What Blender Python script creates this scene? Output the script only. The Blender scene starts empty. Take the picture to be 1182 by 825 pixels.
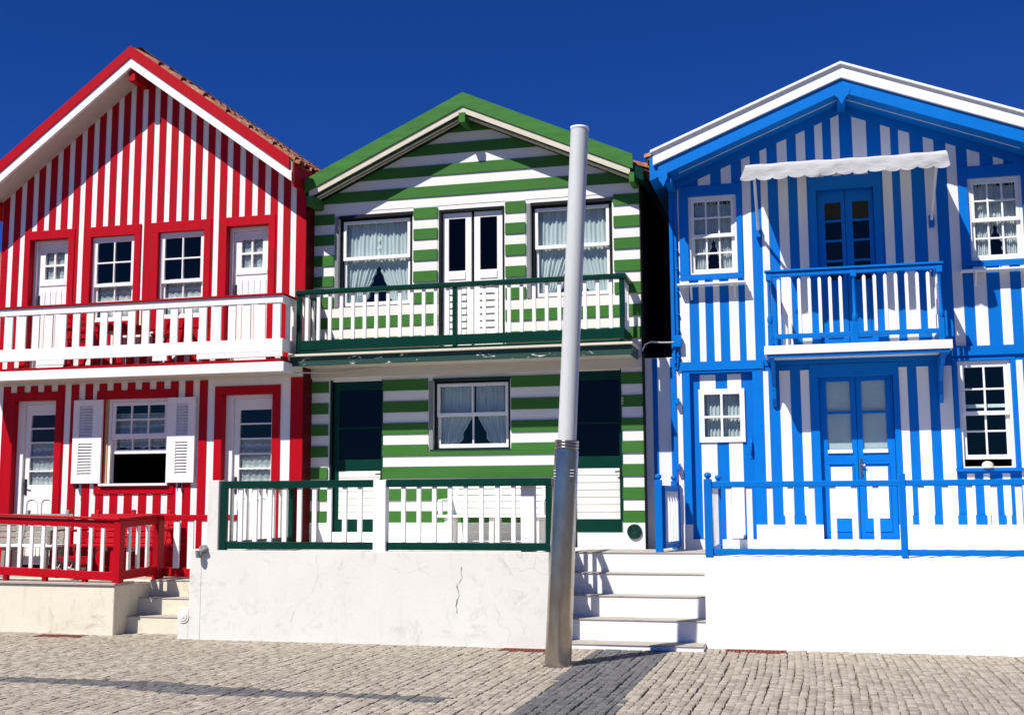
import bpy, math, random
from mathutils import Vector
random.seed(7)
scene = bpy.context.scene
COL = scene.collection
R = math.radians

# ------------------------------------------------------------------ materials
MATS = {}
def nt_new(name):
    m = bpy.data.materials.new(name); m.use_nodes = True
    nt = m.node_tree
    return m, nt, nt.nodes['Principled BSDF']

def coords(nt, scale=(1, 1, 1)):
    tc = nt.nodes.new('ShaderNodeTexCoord'); mp = nt.nodes.new('ShaderNodeMapping')
    mp.inputs['Scale'].default_value = scale
    nt.links.new(tc.outputs['Object'], mp.inputs['Vector'])
    return mp.outputs['Vector']

def noise(nt, vec, scale, detail=4, rough=.6, dist=0):
    n = nt.nodes.new('ShaderNodeTexNoise')
    n.inputs['Scale'].default_value = scale; n.inputs['Detail'].default_value = detail
    n.inputs['Roughness'].default_value = rough; n.inputs['Distortion'].default_value = dist
    nt.links.new(vec, n.inputs['Vector'])
    return n.outputs['Fac']

def ramp(nt, fac, stops):
    r = nt.nodes.new('ShaderNodeValToRGB'); cr = r.color_ramp
    while len(cr.elements) < len(stops): cr.elements.new(.5)
    for e, (p, c) in zip(cr.elements, stops):
        e.position = p; e.color = (c[0], c[1], c[2], 1)
    nt.links.new(fac, r.inputs['Fac'])
    return r.outputs['Color']

def mix(nt, fac, a, b, mode='MIX'):
    m = nt.nodes.new('ShaderNodeMix'); m.data_type = 'RGBA'; m.blend_type = mode
    for k, v in ((0, fac), (6, a), (7, b)):
        if hasattr(v, 'links'): nt.links.new(v, m.inputs[k])
        elif k == 0: m.inputs[0].default_value = v
        else: m.inputs[k].default_value = (v[0], v[1], v[2], 1)
    return m.outputs[2]

def bump(nt, b, h, strength=.2, dist=.01):
    n = nt.nodes.new('ShaderNodeBump'); n.inputs['Strength'].default_value = strength
    n.inputs['Distance'].default_value = dist
    nt.links.new(h, n.inputs['Height']); nt.links.new(n.outputs['Normal'], b.inputs['Normal'])

def paint(name, c, rough=.5, var=.12, grain=(3, 3, 3), dirt=None, dirt_amt=.3, bstr=.15, isl=.10, wear=.5):
    """painted wood: faint tone drift, fine brush grain, a little grime"""
    m, nt, b = nt_new(name)
    v = coords(nt, grain)
    n1 = noise(nt, v, 1.7, 5, .65)
    lo = [x * (1 - var) for x in c]; hi = [min(1, x * (1 + var)) for x in c]
    col = ramp(nt, n1, [(.3, lo), (.7, hi)])
    if dirt:
        n2 = noise(nt, v, 5.5, 6, .75, .4)
        f = ramp(nt, n2, [(.58, (0, 0, 0)), (.78, (dirt_amt,) * 3)])
        col = mix(nt, f, col, dirt)
    gm = nt.nodes.new('ShaderNodeNewGeometry')              # every board its own slightly different tone
    tone = ramp(nt, gm.outputs['Random Per Island'], [(0, (1 - isl,) * 3), (1, (1, 1, 1))])
    col = mix(nt, 1.0, col, tone, 'MULTIPLY')
    st = noise(nt, coords(nt, [g * 2.2 for g in grain]), 3.1, 6, .75)
    col = mix(nt, ramp(nt, st, [(.45, (0, 0, 0)), (.8, (wear,) * 3)]), col, [x * .72 for x in c])
    nt.links.new(col, b.inputs['Base Color'])
    b.inputs['Roughness'].default_value = rough
    b.inputs['Specular IOR Level'].default_value = .12
    bump(nt, b, noise(nt, v, 26, 3, .6), bstr, .004)
    MATS[name] = m
    return m

VG = (9, 9, 1.2)      # vertical wood grain
HG = (1.2, 9, 9)      # horizontal wood grain
white_v = paint('white painted boards', (.80, .79, .77), .55, .03, VG, (.55, .52, .47), .35, isl=.05, wear=.15)
white_h = paint('white painted planks', (.79, .775, .72), .55, .04, HG, (.55, .50, .42), .5, isl=.05, wear=.2)
white_trim = paint('white painted trim', (.81, .80, .77), .45, .025, (4, 4, 4), (.6, .57, .5), .3, isl=.03, wear=.1)
red = paint('red painted boards', (.43, .0025, .010), .45, .09, VG, (.33, .02, .02), .35)
red_dark = paint('weathered red rail paint', (.32, .004, .010), .42, .15, (4, 4, 4), (.16, .03, .03), .6)
green = paint('green painted planks', (.050, .172, .032), .5, .08, HG, (.05, .13, .03), .3)
green_roof = paint('green painted bargeboard', (.05, .18, .035), .55, .2, HG, (.14, .22, .08), .6)
green_deep = paint('dark green gloss trim', (.003, .036, .024), .3, .12, (4, 4, 4), (.002, .018, .013), .4)
green_black = paint('blackish green frame paint', (.008, .014, .011), .5, .1)
blue = paint('blue painted boards', (.001, .158, .56), .5, .06, VG, (.001, .115, .45), .4)
blue_trim = paint('blue painted trim', (.001, .162, .57), .45, .06, (4, 4, 4), (.001, .115, .45), .3)
red_shaded = paint('red paint with shade in its colour', (.10, .003, .006), .6, .15, VG)  # the red paint again, side wall shade put into its colour
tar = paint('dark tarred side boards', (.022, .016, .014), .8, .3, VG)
cream = paint('aged cream bargeboard', (.66, .61, .48), .6, .10, HG, (.36, .31, .22), .6)
soffit_w = paint('off white soffit boards', (.62, .57, .50), .6, .05, HG)
beige = paint('bare sun bleached timber', (.42, .35, .26), .7, .15, HG)
grey_wood = paint('grey weathered slats', (.25, .24, .21), .7, .12, HG)
jamb = paint('raw timber jamb', (.50, .33, .15), .6, .15, VG)
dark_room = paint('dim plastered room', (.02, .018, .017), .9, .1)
black_iron = paint('black iron fittings', (.02, .02, .02), .4, .1)
grey_pvc = paint('grey plastic pipe', (.22, .23, .23), .5, .05)
dk_green_metal = paint('dark green vent paint', (.012, .045, .035), .4, .1)
frosted = paint('pale drawn blind', (.60, .63, .62), .4, .05)

def plaster(name, c, stain, amt, crack=True, scuff=.24):
    m, nt, b = nt_new(name)
    v = coords(nt)
    big = noise(nt, v, 1.3, 6, .7, .6)
    col = ramp(nt, big, [(.3, [x * .93 for x in c]), (.65, c)])
    st = noise(nt, v, 2.6, 9, .8, .8)
    f = ramp(nt, st, [(.56, (0, 0, 0)), (.68, (amt,) * 3)])
    col = mix(nt, f, col, stain)
    v2 = coords(nt, (7, 7, .7))
    streak = noise(nt, v2, 1.2, 5, .7)
    f2 = ramp(nt, streak, [(.58, (0, 0, 0)), (.8, (amt * .7,) * 3)])
    col = mix(nt, f2, col, [s * 1.1 for s in stain])
    # scuffed, spalled patches along a band near the foot of the wall
    sx = nt.nodes.new('ShaderNodeSeparateXYZ'); nt.links.new(v, sx.inputs[0])
    band = ramp(nt, sx.outputs['Z'], [(.04, (0, 0, 0)), (.16, (1, 1, 1)), (.36, (.8, .8, .8)), (.55, (0, 0, 0))])
    sp = ramp(nt, noise(nt, v, 3.7, 9, .82, 1.0), [(.54, (0, 0, 0)), (.60, (scuff,) * 3)])
    col = mix(nt, mix(nt, 1.0, band, sp, 'MULTIPLY'), col, (.33, .32, .29))
    if crack:
        dv = nt.nodes.new('ShaderNodeVectorMath'); dv.operation = 'MULTIPLY_ADD'
        nz = nt.nodes.new('ShaderNodeTexNoise'); nz.inputs['Scale'].default_value = 3
        nt.links.new(v, nz.inputs['Vector'])
        dv.inputs[1].default_value = (.5, .5, .5)
        nt.links.new(nz.outputs['Color'], dv.inputs[0]); nt.links.new(v, dv.inputs[2])
        vo = nt.nodes.new('ShaderNodeTexVoronoi'); vo.feature = 'DISTANCE_TO_EDGE'
        vo.inputs['Scale'].default_value = .9
        nt.links.new(dv.outputs[0], vo.inputs['Vector'])
        cr = ramp(nt, vo.outputs['Distance'], [(.0, (1, 1, 1)), (.006, (0, 0, 0))])
        mask = ramp(nt, noise(nt, v, .9, 2), [(.45, (0, 0, 0)), (.58, (.34, .34, .34))])
        f3 = mix(nt, 1.0, cr, mask, 'MULTIPLY')
        col = mix(nt, f3, col, (.25, .24, .21))
    nt.links.new(col, b.inputs['Base Color'])
    b.inputs['Roughness'].default_value = .85
    b.inputs['Specular IOR Level'].default_value = .2
    bump(nt, b, noise(nt, v, 22, 7, .75), .35, .008)
    MATS[name] = m
    return m
plaster_g = plaster('stained white plaster', (.71, .695, .635), (.46, .44, .37), .6)
plaster_r = plaster('yellowed white plaster', (.70, .66, .52), (.42, .36, .22), .75)
plaster_b = plaster('fresh white plaster', (.84, .83, .81), (.70, .69, .66), .35, False, .12)
concrete = plaster('grey step concrete', (.40, .37, .32), (.18, .17, .15), .6, False, .1)

def stone_mat(name, c1, c2, c3):
    m, nt, b = nt_new(name)
    g = nt.nodes.new('ShaderNodeNewGeometry')
    base = ramp(nt, g.outputs['Random Per Island'], [(0, c1), (.5, c2), (1, c3)])
    v = coords(nt)
    col = mix(nt, ramp(nt, noise(nt, v, 45, 5, .75), [(.35, (0, 0, 0)), (.75, (.45,) * 3)]), base, [x * .45 for x in c2])
    col = mix(nt, ramp(nt, noise(nt, v, .55, 4, .65), [(.35, (0, 0, 0)), (.7, (.35,) * 3)]), col, [x * .72 for x in c2])
    nt.links.new(col, b.inputs['Base Color'])
    b.inputs['Roughness'].default_value = .75
    b.inputs['Specular IOR Level'].default_value = .3
    bump(nt, b, noise(nt, v, 70, 5, .7), .5, .006)
    MATS[name] = m
    return m
stone = stone_mat('pale granite setts', (.27, .235, .185), (.375, .33, .265), (.47, .42, .345))
stone_dark = stone_mat('dark toned setts', (.095, .094, .094), (.13, .129, .13), (.175, .173, .172))
sand = paint('joint sand', (.20, .17, .13), .95, .2, (6, 6, 6))

def ground_mat():
    m, nt, b = nt_new('far paving')
    v = coords(nt)
    br = nt.nodes.new('ShaderNodeTexBrick'); br.inputs['Scale'].default_value = 5
    br.inputs['Color1'].default_value = (.105, .10, .092, 1); br.inputs['Color2'].default_value = (.135, .127, .115, 1)
    br.inputs['Mortar'].default_value = (.07, .065, .058, 1)
    nt.links.new(v, br.inputs['Vector'])
    nt.links.new(br.outputs['Color'], b.inputs['Base Color'])
    b.inputs['Roughness'].default_value = .85
    return m
far_paving = ground_mat()  # out-of-view ground, coloured dark to cut light bounced onto the facades

def tile_mat():
    m, nt, b = nt_new('lichened clay tiles')
    v = coords(nt)
    col = ramp(nt, noise(nt, v, 4, 5, .7), [(.3, (.15, .045, .022)), (.55, (.31, .105, .045)), (.75, (.40, .20, .11))])
    col = mix(nt, ramp(nt, noise(nt, v, 9, 6, .8), [(.5, (0, 0, 0)), (.64, (.8,) * 3)]), col, (.40, .35, .27))
    nt.links.new(col, b.inputs['Base Color']); b.inputs['Roughness'].default_value = .85
    bump(nt, b, noise(nt, v, 30, 5), .4, .01)
    return m
tiles_m = tile_mat()

def peeling():
    m, nt, b = nt_new('peeling dark green paint')
    v = coords(nt, (1.6, 4, 4))
    n = noise(nt, v, 2.3, 9, .72, 1.2)
    f = ramp(nt, n, [(.60, (0, 0, 0)), (.615, (1, 1, 1))])
    col = mix(nt, f, (.004, .045, .028), (.70, .68, .62))
    nt.links.new(col, b.inputs['Base Color']); b.inputs['Roughness'].default_value = .5
    bump(nt, b, f, .4, .003)
    return m
peel = peeling()


def glass_mat(name, tint=(.9, .95, .95), refl=1.0):
    m = bpy.data.materials.new(name); m.use_nodes = True; nt = m.node_tree
    nt.nodes.clear()
    o = nt.nodes.new('ShaderNodeOutputMaterial'); t = nt.nodes.new('ShaderNodeBsdfTransparent')
    g = nt.nodes.new('ShaderNodeBsdfGlossy'); fr = nt.nodes.new('ShaderNodeLayerWeight'); mx = nt.nodes.new('ShaderNodeMixShader')
    t.inputs['Color'].default_value = (*tint, 1); g.inputs['Roughness'].default_value = .03
    g.inputs['Color'].default_value = (refl, refl * .9, refl * .72, 1)
    fr.inputs['Blend'].default_value = .5
    pw = nt.nodes.new('ShaderNodeMath'); pw.operation = 'POWER'; pw.inputs[1].default_value = 5
    ma = nt.nodes.new('ShaderNodeMath'); ma.operation = 'MULTIPLY_ADD'; ma.inputs[1].default_value = .9; ma.inputs[2].default_value = .022
    nt.links.new(fr.outputs['Facing'], pw.inputs[0]); nt.links.new(pw.outputs[0], ma.inputs[0])
    tc = nt.nodes.new('ShaderNodeTexCoord'); n = nt.nodes.new('ShaderNodeTexNoise'); n.inputs['Scale'].default_value = 2.2
    bp = nt.nodes.new('ShaderNodeBump'); bp.inputs['Strength'].default_value = .06; bp.inputs['Distance'].default_value = .02
    nt.links.new(tc.outputs['Object'], n.inputs['Vector']); nt.links.new(n.outputs['Fac'], bp.inputs['Height'])
    nt.links.new(bp.outputs['Normal'], g.inputs['Normal'])
    nt.links.new(ma.outputs[0], mx.inputs[0]); nt.links.new(t.outputs[0], mx.inputs[1]); nt.links.new(g.outputs[0], mx.inputs[2])
    nt.links.new(mx.outputs[0], o.inputs['Surface'])
    return m
glass = glass_mat('clear window glass')
glass_dark = glass_mat('dark door glass', (.12, .15, .18))

def cloth(name, c, alpha_pattern=None, transl=.35):
    m = bpy.data.materials.new(name); m.use_nodes = True; nt = m.node_tree
    nt.nodes.clear()
    o = nt.nodes.new('ShaderNodeOutputMaterial'); d = nt.nodes.new('ShaderNodeBsdfDiffuse'); tl = nt.nodes.new('ShaderNodeBsdfTranslucent')
    mx = nt.nodes.new('ShaderNodeMixShader'); mx.inputs[0].default_value = transl
    d.inputs['Color'].default_value = (*c, 1); tl.inputs['Color'].default_value = (*c, 1)
    if not alpha_pattern:                                   # creased canvas
        bp = nt.nodes.new('ShaderNodeBump'); bp.inputs['Strength'].default_value = .4; bp.inputs['Distance'].default_value = .03
        nt.links.new(noise(nt, coords(nt, (2.2, 6, 8)), 1.8, 5, .6, 1.2), bp.inputs['Height'])
        nt.links.new(bp.outputs['Normal'], d.inputs['Normal'])
    nt.links.new(d.outputs[0], mx.inputs[1]); nt.links.new(tl.outputs[0], mx.inputs[2])
    out = mx.outputs[0]
    if alpha_pattern:
        tr = nt.nodes.new('ShaderNodeBsdfTransparent'); m2 = nt.nodes.new('ShaderNodeMixShader')
        v = coords(nt)
        if alpha_pattern == 'lace':
            vo = nt.nodes.new('ShaderNodeTexVoronoi'); vo.inputs['Scale'].default_value = 26
            nt.links.new(v, vo.inputs['Vector'])
            w = nt.nodes.new('ShaderNodeTexWave'); w.bands_direction = 'Z'; w.inputs['Scale'].default_value = 3.2
            w.inputs['Distortion'].default_value = 2.5; w.inputs['Detail Scale'].default_value = 3
            nt.links.new(v, w.inputs['Vector'])
            a = mix(nt, .5, vo.outputs['Distance'], w.outputs['Color'])
            f = ramp(nt, a, [(.25, (1,) * 3), (.55, (.62,) * 3)])
        else:
            f = ramp(nt, noise(nt, v, 3, 3), [(.3, (.90,) * 3), (.7, (1,) * 3)])
        nt.links.new(f, m2.inputs[0]); nt.links.new(tr.outputs[0], m2.inputs[1]); nt.links.new(out, m2.inputs[2])
        out = m2.outputs[0]
    nt.links.new(out, o.inputs['Surface'])
    return m
lace_fine = cloth('fine white lace', (.88, .87, .86), 'fine', .3)
lace = cloth('white lace', (.86, .85, .83), 'lace', .3)
voile = cloth('thin white voile', (.86, .87, .86), 'voile', .3)
canvas = cloth('grubby white awning canvas', (.56, .555, .55), None, .2)

def steel():
    m, nt, b = nt_new('brushed stainless steel')
    v = coords(nt, (1, 1, .03))
    n = noise(nt, v, 90, 3, .6)
    col = ramp(nt, noise(nt, coords(nt, (2, 2, .8)), 2.5, 6, .7), [(.3, (.30, .255, .20)), (.7, (.54, .49, .42))])
    nt.links.new(col, b.inputs['Base Color'])
    b.inputs['Metallic'].default_value = .95; b.inputs['Roughness'].default_value = .20
    b.inputs['Anisotropic'].default_value = .35
    bump(nt, b, n, .1, .002)
    return m
steel_m = steel()
def acrylic():
    m, nt, b = nt_new('frosted lamp tube')
    b.inputs['Base Color'].default_value = (.58, .58, .63, 1); b.inputs['Roughness'].default_value = .38
    b.inputs['Subsurface Weight'].default_value = .25; b.inputs['Subsurface Radius'].default_value = (.05, .05, .05)
    nt.links.new(ramp(nt, noise(nt, coords(nt, (1, 1, .4)), 3, 5, .7), [(.3, (.53, .54, .53)), (.7, (.60, .605, .595))]), b.inputs['Base Color'])
    return m
acrylic_m = acrylic()
rust = paint('rusty drain iron', (.20, .065, .045), .8, .35, (12, 12, 12))
cable_m = paint('pale grey cable', (.55, .54, .50), .5, .05)
shell_m = paint('cream and pink glaze', (.75, .62, .5), .4, .15, (20, 20, 20), (.5, .22, .18), .8)
rubber = paint('dark rubber', (.03, .025, .025), .7, .1)

# ------------------------------------------------------------------ mesh building
ORI = {}
def origin(o):
    return ORI.get(o.name, Vector((0, 0, 0)))

class MB:
    def __init__(s): s.v = []; s.f = []; s.m = []; s.smooth = []
    def face(s, idx, mi=0, sm=False):
        s.f.append(idx); s.m.append(mi); s.smooth.append(sm)
    def add(s, pts, faces, mi=0, sm=False):
        b = len(s.v); s.v += [tuple(p) for p in pts]
        for f in faces: s.face([b + i for i in f], mi, sm)
    def box(s, x0, x1, y0, y1, z0, z1, mi=0):
        x0, x1 = min(x0, x1), max(x0, x1); y0, y1 = min(y0, y1), max(y0, y1); z0, z1 = min(z0, z1), max(z0, z1)
        p = [(x0, y0, z0), (x1, y0, z0), (x1, y1, z0), (x0, y1, z0), (x0, y0, z1), (x1, y0, z1), (x1, y1, z1), (x0, y1, z1)]
        s.add(p, [(0, 3, 2, 1), (4, 5, 6, 7), (0, 1, 5, 4), (1, 2, 6, 5), (2, 3, 7, 6), (3, 0, 4, 7)], mi)
    def prism(s, poly, y0, y1, mi=0):
        """poly in XZ, counter-clockwise seen from -Y, extruded from y0 (front) to y1"""
        a = sum(poly[i][0] * poly[(i + 1) % len(poly)][1] - poly[(i + 1) % len(poly)][0] * poly[i][1] for i in range(len(poly)))
        if a < 0: poly = poly[::-1]
        n = len(poly)
        p = [(x, y0, z) for x, z in poly] + [(x, y1, z) for x, z in poly]
        fs = [tuple(range(n)), tuple(range(2 * n - 1, n - 1, -1))]
        for i in range(n):
            j = (i + 1) % n; fs.append((i, n + i, n + j, j))
        s.add(p, fs, mi)
    def bar(s, a, b, w, h, mi=0, up=(0, 0, 1)):
        a = Vector(a); b = Vector(b); d = (b - a).normalized(); u = Vector(up)
        if abs(d.dot(u)) > .98: u = Vector((0, 1, 0))
        r = d.cross(u).normalized(); u = r.cross(d)
        pts = []
        for c in (a, b):
            for i, j in ((-1, -1), (1, -1), (1, 1), (-1, 1)): pts.append(c + r * w / 2 * i + u * h / 2 * j)
        s.add(pts, [(0, 1, 2, 3), (7, 6, 5, 4), (0, 4, 5, 1), (1, 5, 6, 2), (2, 6, 7, 3), (3, 7, 4, 0)], mi)
    def tube(s, path, r, seg=10, mi=0, caps=True):
        path = [Vector(p) for p in path]; b = len(s.v); n = len(path)
        rs = r if isinstance(r, (list, tuple)) else [r] * n
        for i, p in enumerate(path):
            d = (path[min(i + 1, n - 1)] - path[max(i - 1, 0)]).normalized()
            u = Vector((0, 0, 1)) if abs(d.z) < .9 else Vector((0, 1, 0))
            e1 = d.cross(u).normalized(); e2 = e1.cross(d)
            for k in range(seg):
                t = 2 * math.pi * k / seg
                s.v.append(tuple(p + (e1 * math.cos(t) + e2 * math.sin(t)) * rs[i]))
        for i in range(n - 1):
            for k in range(seg):
                k2 = (k + 1) % seg
                s.face([b + i * seg + k, b + (i + 1) * seg + k, b + (i + 1) * seg + k2, b + i * seg + k2], mi, True)
        if caps:
            for ring, order in ((b, 1), (b + (n - 1) * seg, -1)):
                q = len(s.v); s.v += [s.v[ring + k] for k in range(seg)]
                s.face([q + k for k in range(seg)][::order], mi)
    def sheet(s, rows, mi=0, sm=True):
        b = len(s.v); w = len(rows[0])
        for r in rows: s.v += [tuple(p) for p in r]
        for i in range(len(rows) - 1):
            for j in range(w - 1):
                s.face([b + i * w + j, b + i * w + j + 1, b + (i + 1) * w + j + 1, b + (i + 1) * w + j], mi, sm)
    def build(s, name, mats, parent=None, bevel=0, recalc=True):
        if not isinstance(mats, (list, tuple)): mats = [mats]
        me = bpy.data.meshes.new(name)
        o0 = origin(parent) if parent else Vector((0, 0, 0))
        me.from_pydata([(x - o0.x, y - o0.y, z - o0.z) for x, y, z in s.v], [], s.f)
        for m in mats: me.materials.append(m)
        me.polygons.foreach_set('material_index', s.m)
        me.polygons.foreach_set('use_smooth', s.smooth)
        me.update()
        o = bpy.data.objects.new(name, me); COL.objects.link(o)
        if parent:
            o.parent = parent; ORI[o.name] = o0
        if bevel:
            md = o.modifiers.new('soft edges', 'BEVEL'); md.width = bevel; md.segments = 1; md.limit_method = 'ANGLE'; md.angle_limit = R(50)
            md.harden_normals = False
        return o

def thing(name, label, cat, loc, group=None):
    o = bpy.data.objects.new(name, None); COL.objects.link(o)
    o.location = loc; o.empty_display_size = .2
    o['label'] = label; o['category'] = cat
    if group: o['group'] = group
    ORI[o.name] = Vector(loc)
    return o
def tag(o, label, cat, group=None):
    o['label'] = label; o['category'] = cat
    if group: o['group'] = group
    return o
def struct(o):
    o['kind'] = 'structure'; return o

def clip(poly, a, b, c):
    """keep a*x+b*z<=c"""
    out = []
    for i in range(len(poly)):
        p = poly[i]; q = poly[(i + 1) % len(poly)]
        dp = a * p[0] + b * p[1] - c; dq = a * q[0] + b * q[1] - c
        if dp <= 1e-9: out.append(p)
        if (dp < -1e-9 and dq > 1e-9) or (dp > 1e-9 and dq < -1e-9):
            t = dp / (dp - dq); out.append((p[0] + t * (q[0] - p[0]), p[1] + t * (q[1] - p[1])))
    return out
def gable_clip(poly, g):
    if not g: return poly
    xa, za, k = g
    poly = clip(poly, k, 1, za + k * xa)       # right slope: z <= za - k (x-xa)
    if len(poly) > 2: poly = clip(poly, -k, 1, za - k * xa)
    return poly

def sheet_with_holes(mb, x0, x1, z0, z1, holes, y0, y1, mi=0, gable=None):
    xs = sorted({x0, x1, *[h[0] for h in holes], *[h[1] for h in holes], *([gable[0]] if gable else [])})
    zs = sorted({z0, z1, *[h[2] for h in holes], *[h[3] for h in holes]})
    xs = [x for x in xs if x0 <= x <= x1]; zs = [z for z in zs if z0 <= z <= z1]
    vid = {}; faces = []
    def vk(p):
        k = (round(p[0], 5), round(p[1], 5))
        if k not in vid: vid[k] = len(vid)
        return vid[k]
    for i in range(len(xs) - 1):
        for j in range(len(zs) - 1):
            cx = (xs[i] + xs[i + 1]) / 2; cz = (zs[j] + zs[j + 1]) / 2
            if any(h[0] < cx < h[1] and h[2] < cz < h[3] for h in holes): continue
            p = gable_clip([(xs[i], zs[j]), (xs[i + 1], zs[j]), (xs[i + 1], zs[j + 1]), (xs[i], zs[j + 1])], gable)
            if len(p) < 3: continue
            ids = []
            for q in p:
                k = vk(q)
                if not ids or ids[-1] != k: ids.append(k)
            if ids[0] == ids[-1]: ids.pop()
            if len(ids) > 2: faces.append(ids)
    pts = list(vid.keys()); n = len(pts)
    cnt = {}
    for f in faces:
        for i in range(len(f)):
            e = (f[i], f[(i + 1) % len(f)]); cnt[e] = 1
    allf = [tuple(f) for f in faces] + [tuple(n + i for i in reversed(f)) for f in faces]
    for (a, b) in cnt:
        if (b, a) not in cnt: allf.append((b, a, n + a, n + b))
    mb.add([(x, y0, z) for x, z in pts] + [(x, y1, z) for x, z in pts], allf, mi)

def sub_rect(rect, holes):
    """rect (x0,x1,z0,z1) minus holes -> list of rects"""
    out = [rect]
    for h in holes:
        nxt = []
        for r in out:
            if h[0] >= r[1] or h[1] <= r[0] or h[2] >= r[3] or h[3] <= r[2]: nxt.append(r); continue
            if h[2] > r[2]: nxt.append((r[0], r[1], r[2], h[2]))
            if h[3] < r[3]: nxt.append((r[0], r[1], h[3], r[3]))
            a, b = max(r[2], h[2]), min(r[3], h[3])
            if h[0] > r[0]: nxt.append((r[0], h[0], a, b))
            if h[1] < r[1]: nxt.append((h[1], r[1], a, b))
        out = nxt
    return [r for r in out if r[1] - r[0] > .004 and r[3] - r[2] > .004]

def boards(mb, rects, holes, y, t, mi, gable=None):
    for rc in rects:
        for r in sub_rect(rc, holes):
            p = gable_clip([(r[0], r[2]), (r[1], r[2]), (r[1], r[3]), (r[0], r[3])], gable)
            if len(p) > 2:
                tt = t + random.uniform(-.0015, .0015)
                mb.prism(p, y - tt, y + .002, mi)

def surround(mb, o, i, y, t=.018, depth=.10, bottom=True, mi=0):
    """architrave: o outer rect, i inner rect (x0,x1,z0,z1)"""
    mb.box(o[0], o[1], y - t, y - .0005, i[3], o[3], mi)
    zb = i[2] if (bottom and o[2] < i[2]) else o[2]
    mb.box(o[0], i[0], y - t, y - .0005, zb, i[3], mi)
    mb.box(i[1], o[1], y - t, y - .0005, zb, i[3], mi)
    if bottom and o[2] < i[2]: mb.box(o[0], o[1], y - t, y - .0005, o[2], i[2], mi)
    L = .014
    mb.box(i[0] - L, i[0], y, y + depth, i[2], i[3], mi); mb.box(i[1], i[1] + L, y, y + depth, i[2], i[3], mi)
    mb.box(i[0] - L, i[1] + L, y, y + depth, i[3], i[3] + L, mi)
    if bottom: mb.box(i[0] - L, i[1] + L, y, y + depth, i[2] - L, i[2], mi)

def hole_of(i, bottom=True):
    L = .014
    return (i[0] - L, i[1] + L, i[2] - (L if bottom else 0), i[3] + L)

def sash(mb, x0, x1, z0, z1, y, nx, nz, w=.045, wb=None, m=.022, t=.035):
    """a glazed sash frame; returns pane rects"""
    wb = wb or w
    holes = []
    gx0, gx1, gz0, gz1 = x0 + w, x1 - w, z0 + wb, z1 - w
    cw = (gx1 - gx0 - m * (nx - 1)) / nx; ch = (gz1 - gz0 - m * (nz - 1)) / nz
    for a in range(nx):
        for b in range(nz):
            xx = gx0 + a * (cw + m); zz = gz0 + b * (ch + m)
            holes.append((xx, xx + cw, zz, zz + ch))
    sheet_with_holes(mb, x0, x1, z0, z1, holes, y, y + t)
    return holes
def panes(rects, y, parent, mat=None, name='pane'):
    mb = MB()
    for r in rects:
        mb.box(r[0] - .004, r[1] + .004, y, y + .004, r[2] - .004, r[3] + .004)
    return mb.build(name, mat or glass, parent)

def curtain_flat(parent, x0, x1, z0, z1, y, mat, waves=6, amp=.012, scallop=0):
    rows = []; N = 40; M = 14
    for j in range(M + 1):
        r = []
        for i in range(N + 1):
            u = i / N; v = j / M
            zb = z0 + (scallop * abs(math.sin(u * math.pi * 4)) if scallop else 0)
            r.append((x0 + (x1 - x0) * u, y + amp * math.sin(u * waves * 2 * math.pi + .6 * v) * (.5 + .5 * v), z1 + (zb - z1) * v))
        rows.append(r)
    mb = MB(); mb.sheet(rows); return mb.build('curtain', mat, parent)

def curtain_tied(parent, x0, x1, z0, z1, y, mat, side, tie=.35, reach=1.0, ruffle=True):
    """one half of a tied-back pair: side -1 hangs at x0, +1 at x1. gathers towards its side near the bottom"""
    rows = []; N = 46; M = 34; xo = x0 if side < 0 else x1; W = (x1 - x0) * reach
    for j in range(M + 1):
        v = j / M; r = []
        w = 1 - (1 - tie) * (max(0, v - .45) / .55) ** 1.2 if v > .45 else 1
        flare = .10 * math.sin(max(0, v - .8) / .2 * math.pi) if v > .8 else 0
        for i in range(N + 1):
            u = i / N
            ww = W * (w + flare)
            x = xo - side * u * ww
            drop = -.10 * math.sin(u * math.pi) * max(0, v - .45) / .55 * (1 - tie)
            f = math.sin(u * 9 * 2 * math.pi + 2.2 * v) * .016 * (.55 + .6 * (1 - w + .3))
            f += math.sin(u * 3.1 * 2 * math.pi + 5 * v) * .008
            if ruffle and u > .93: f += .012 * math.sin(v * 70)
            xr = x - side * (.010 * math.sin(v * 62) if ruffle and u > .96 else 0)
            r.append((xr, y + f, z1 + (z0 - z1) * v + drop * (z1 - z0) * .4))
        rows.append(r)
    mb = MB(); mb.sheet(rows); return mb.build('curtain', mat, parent)

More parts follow.
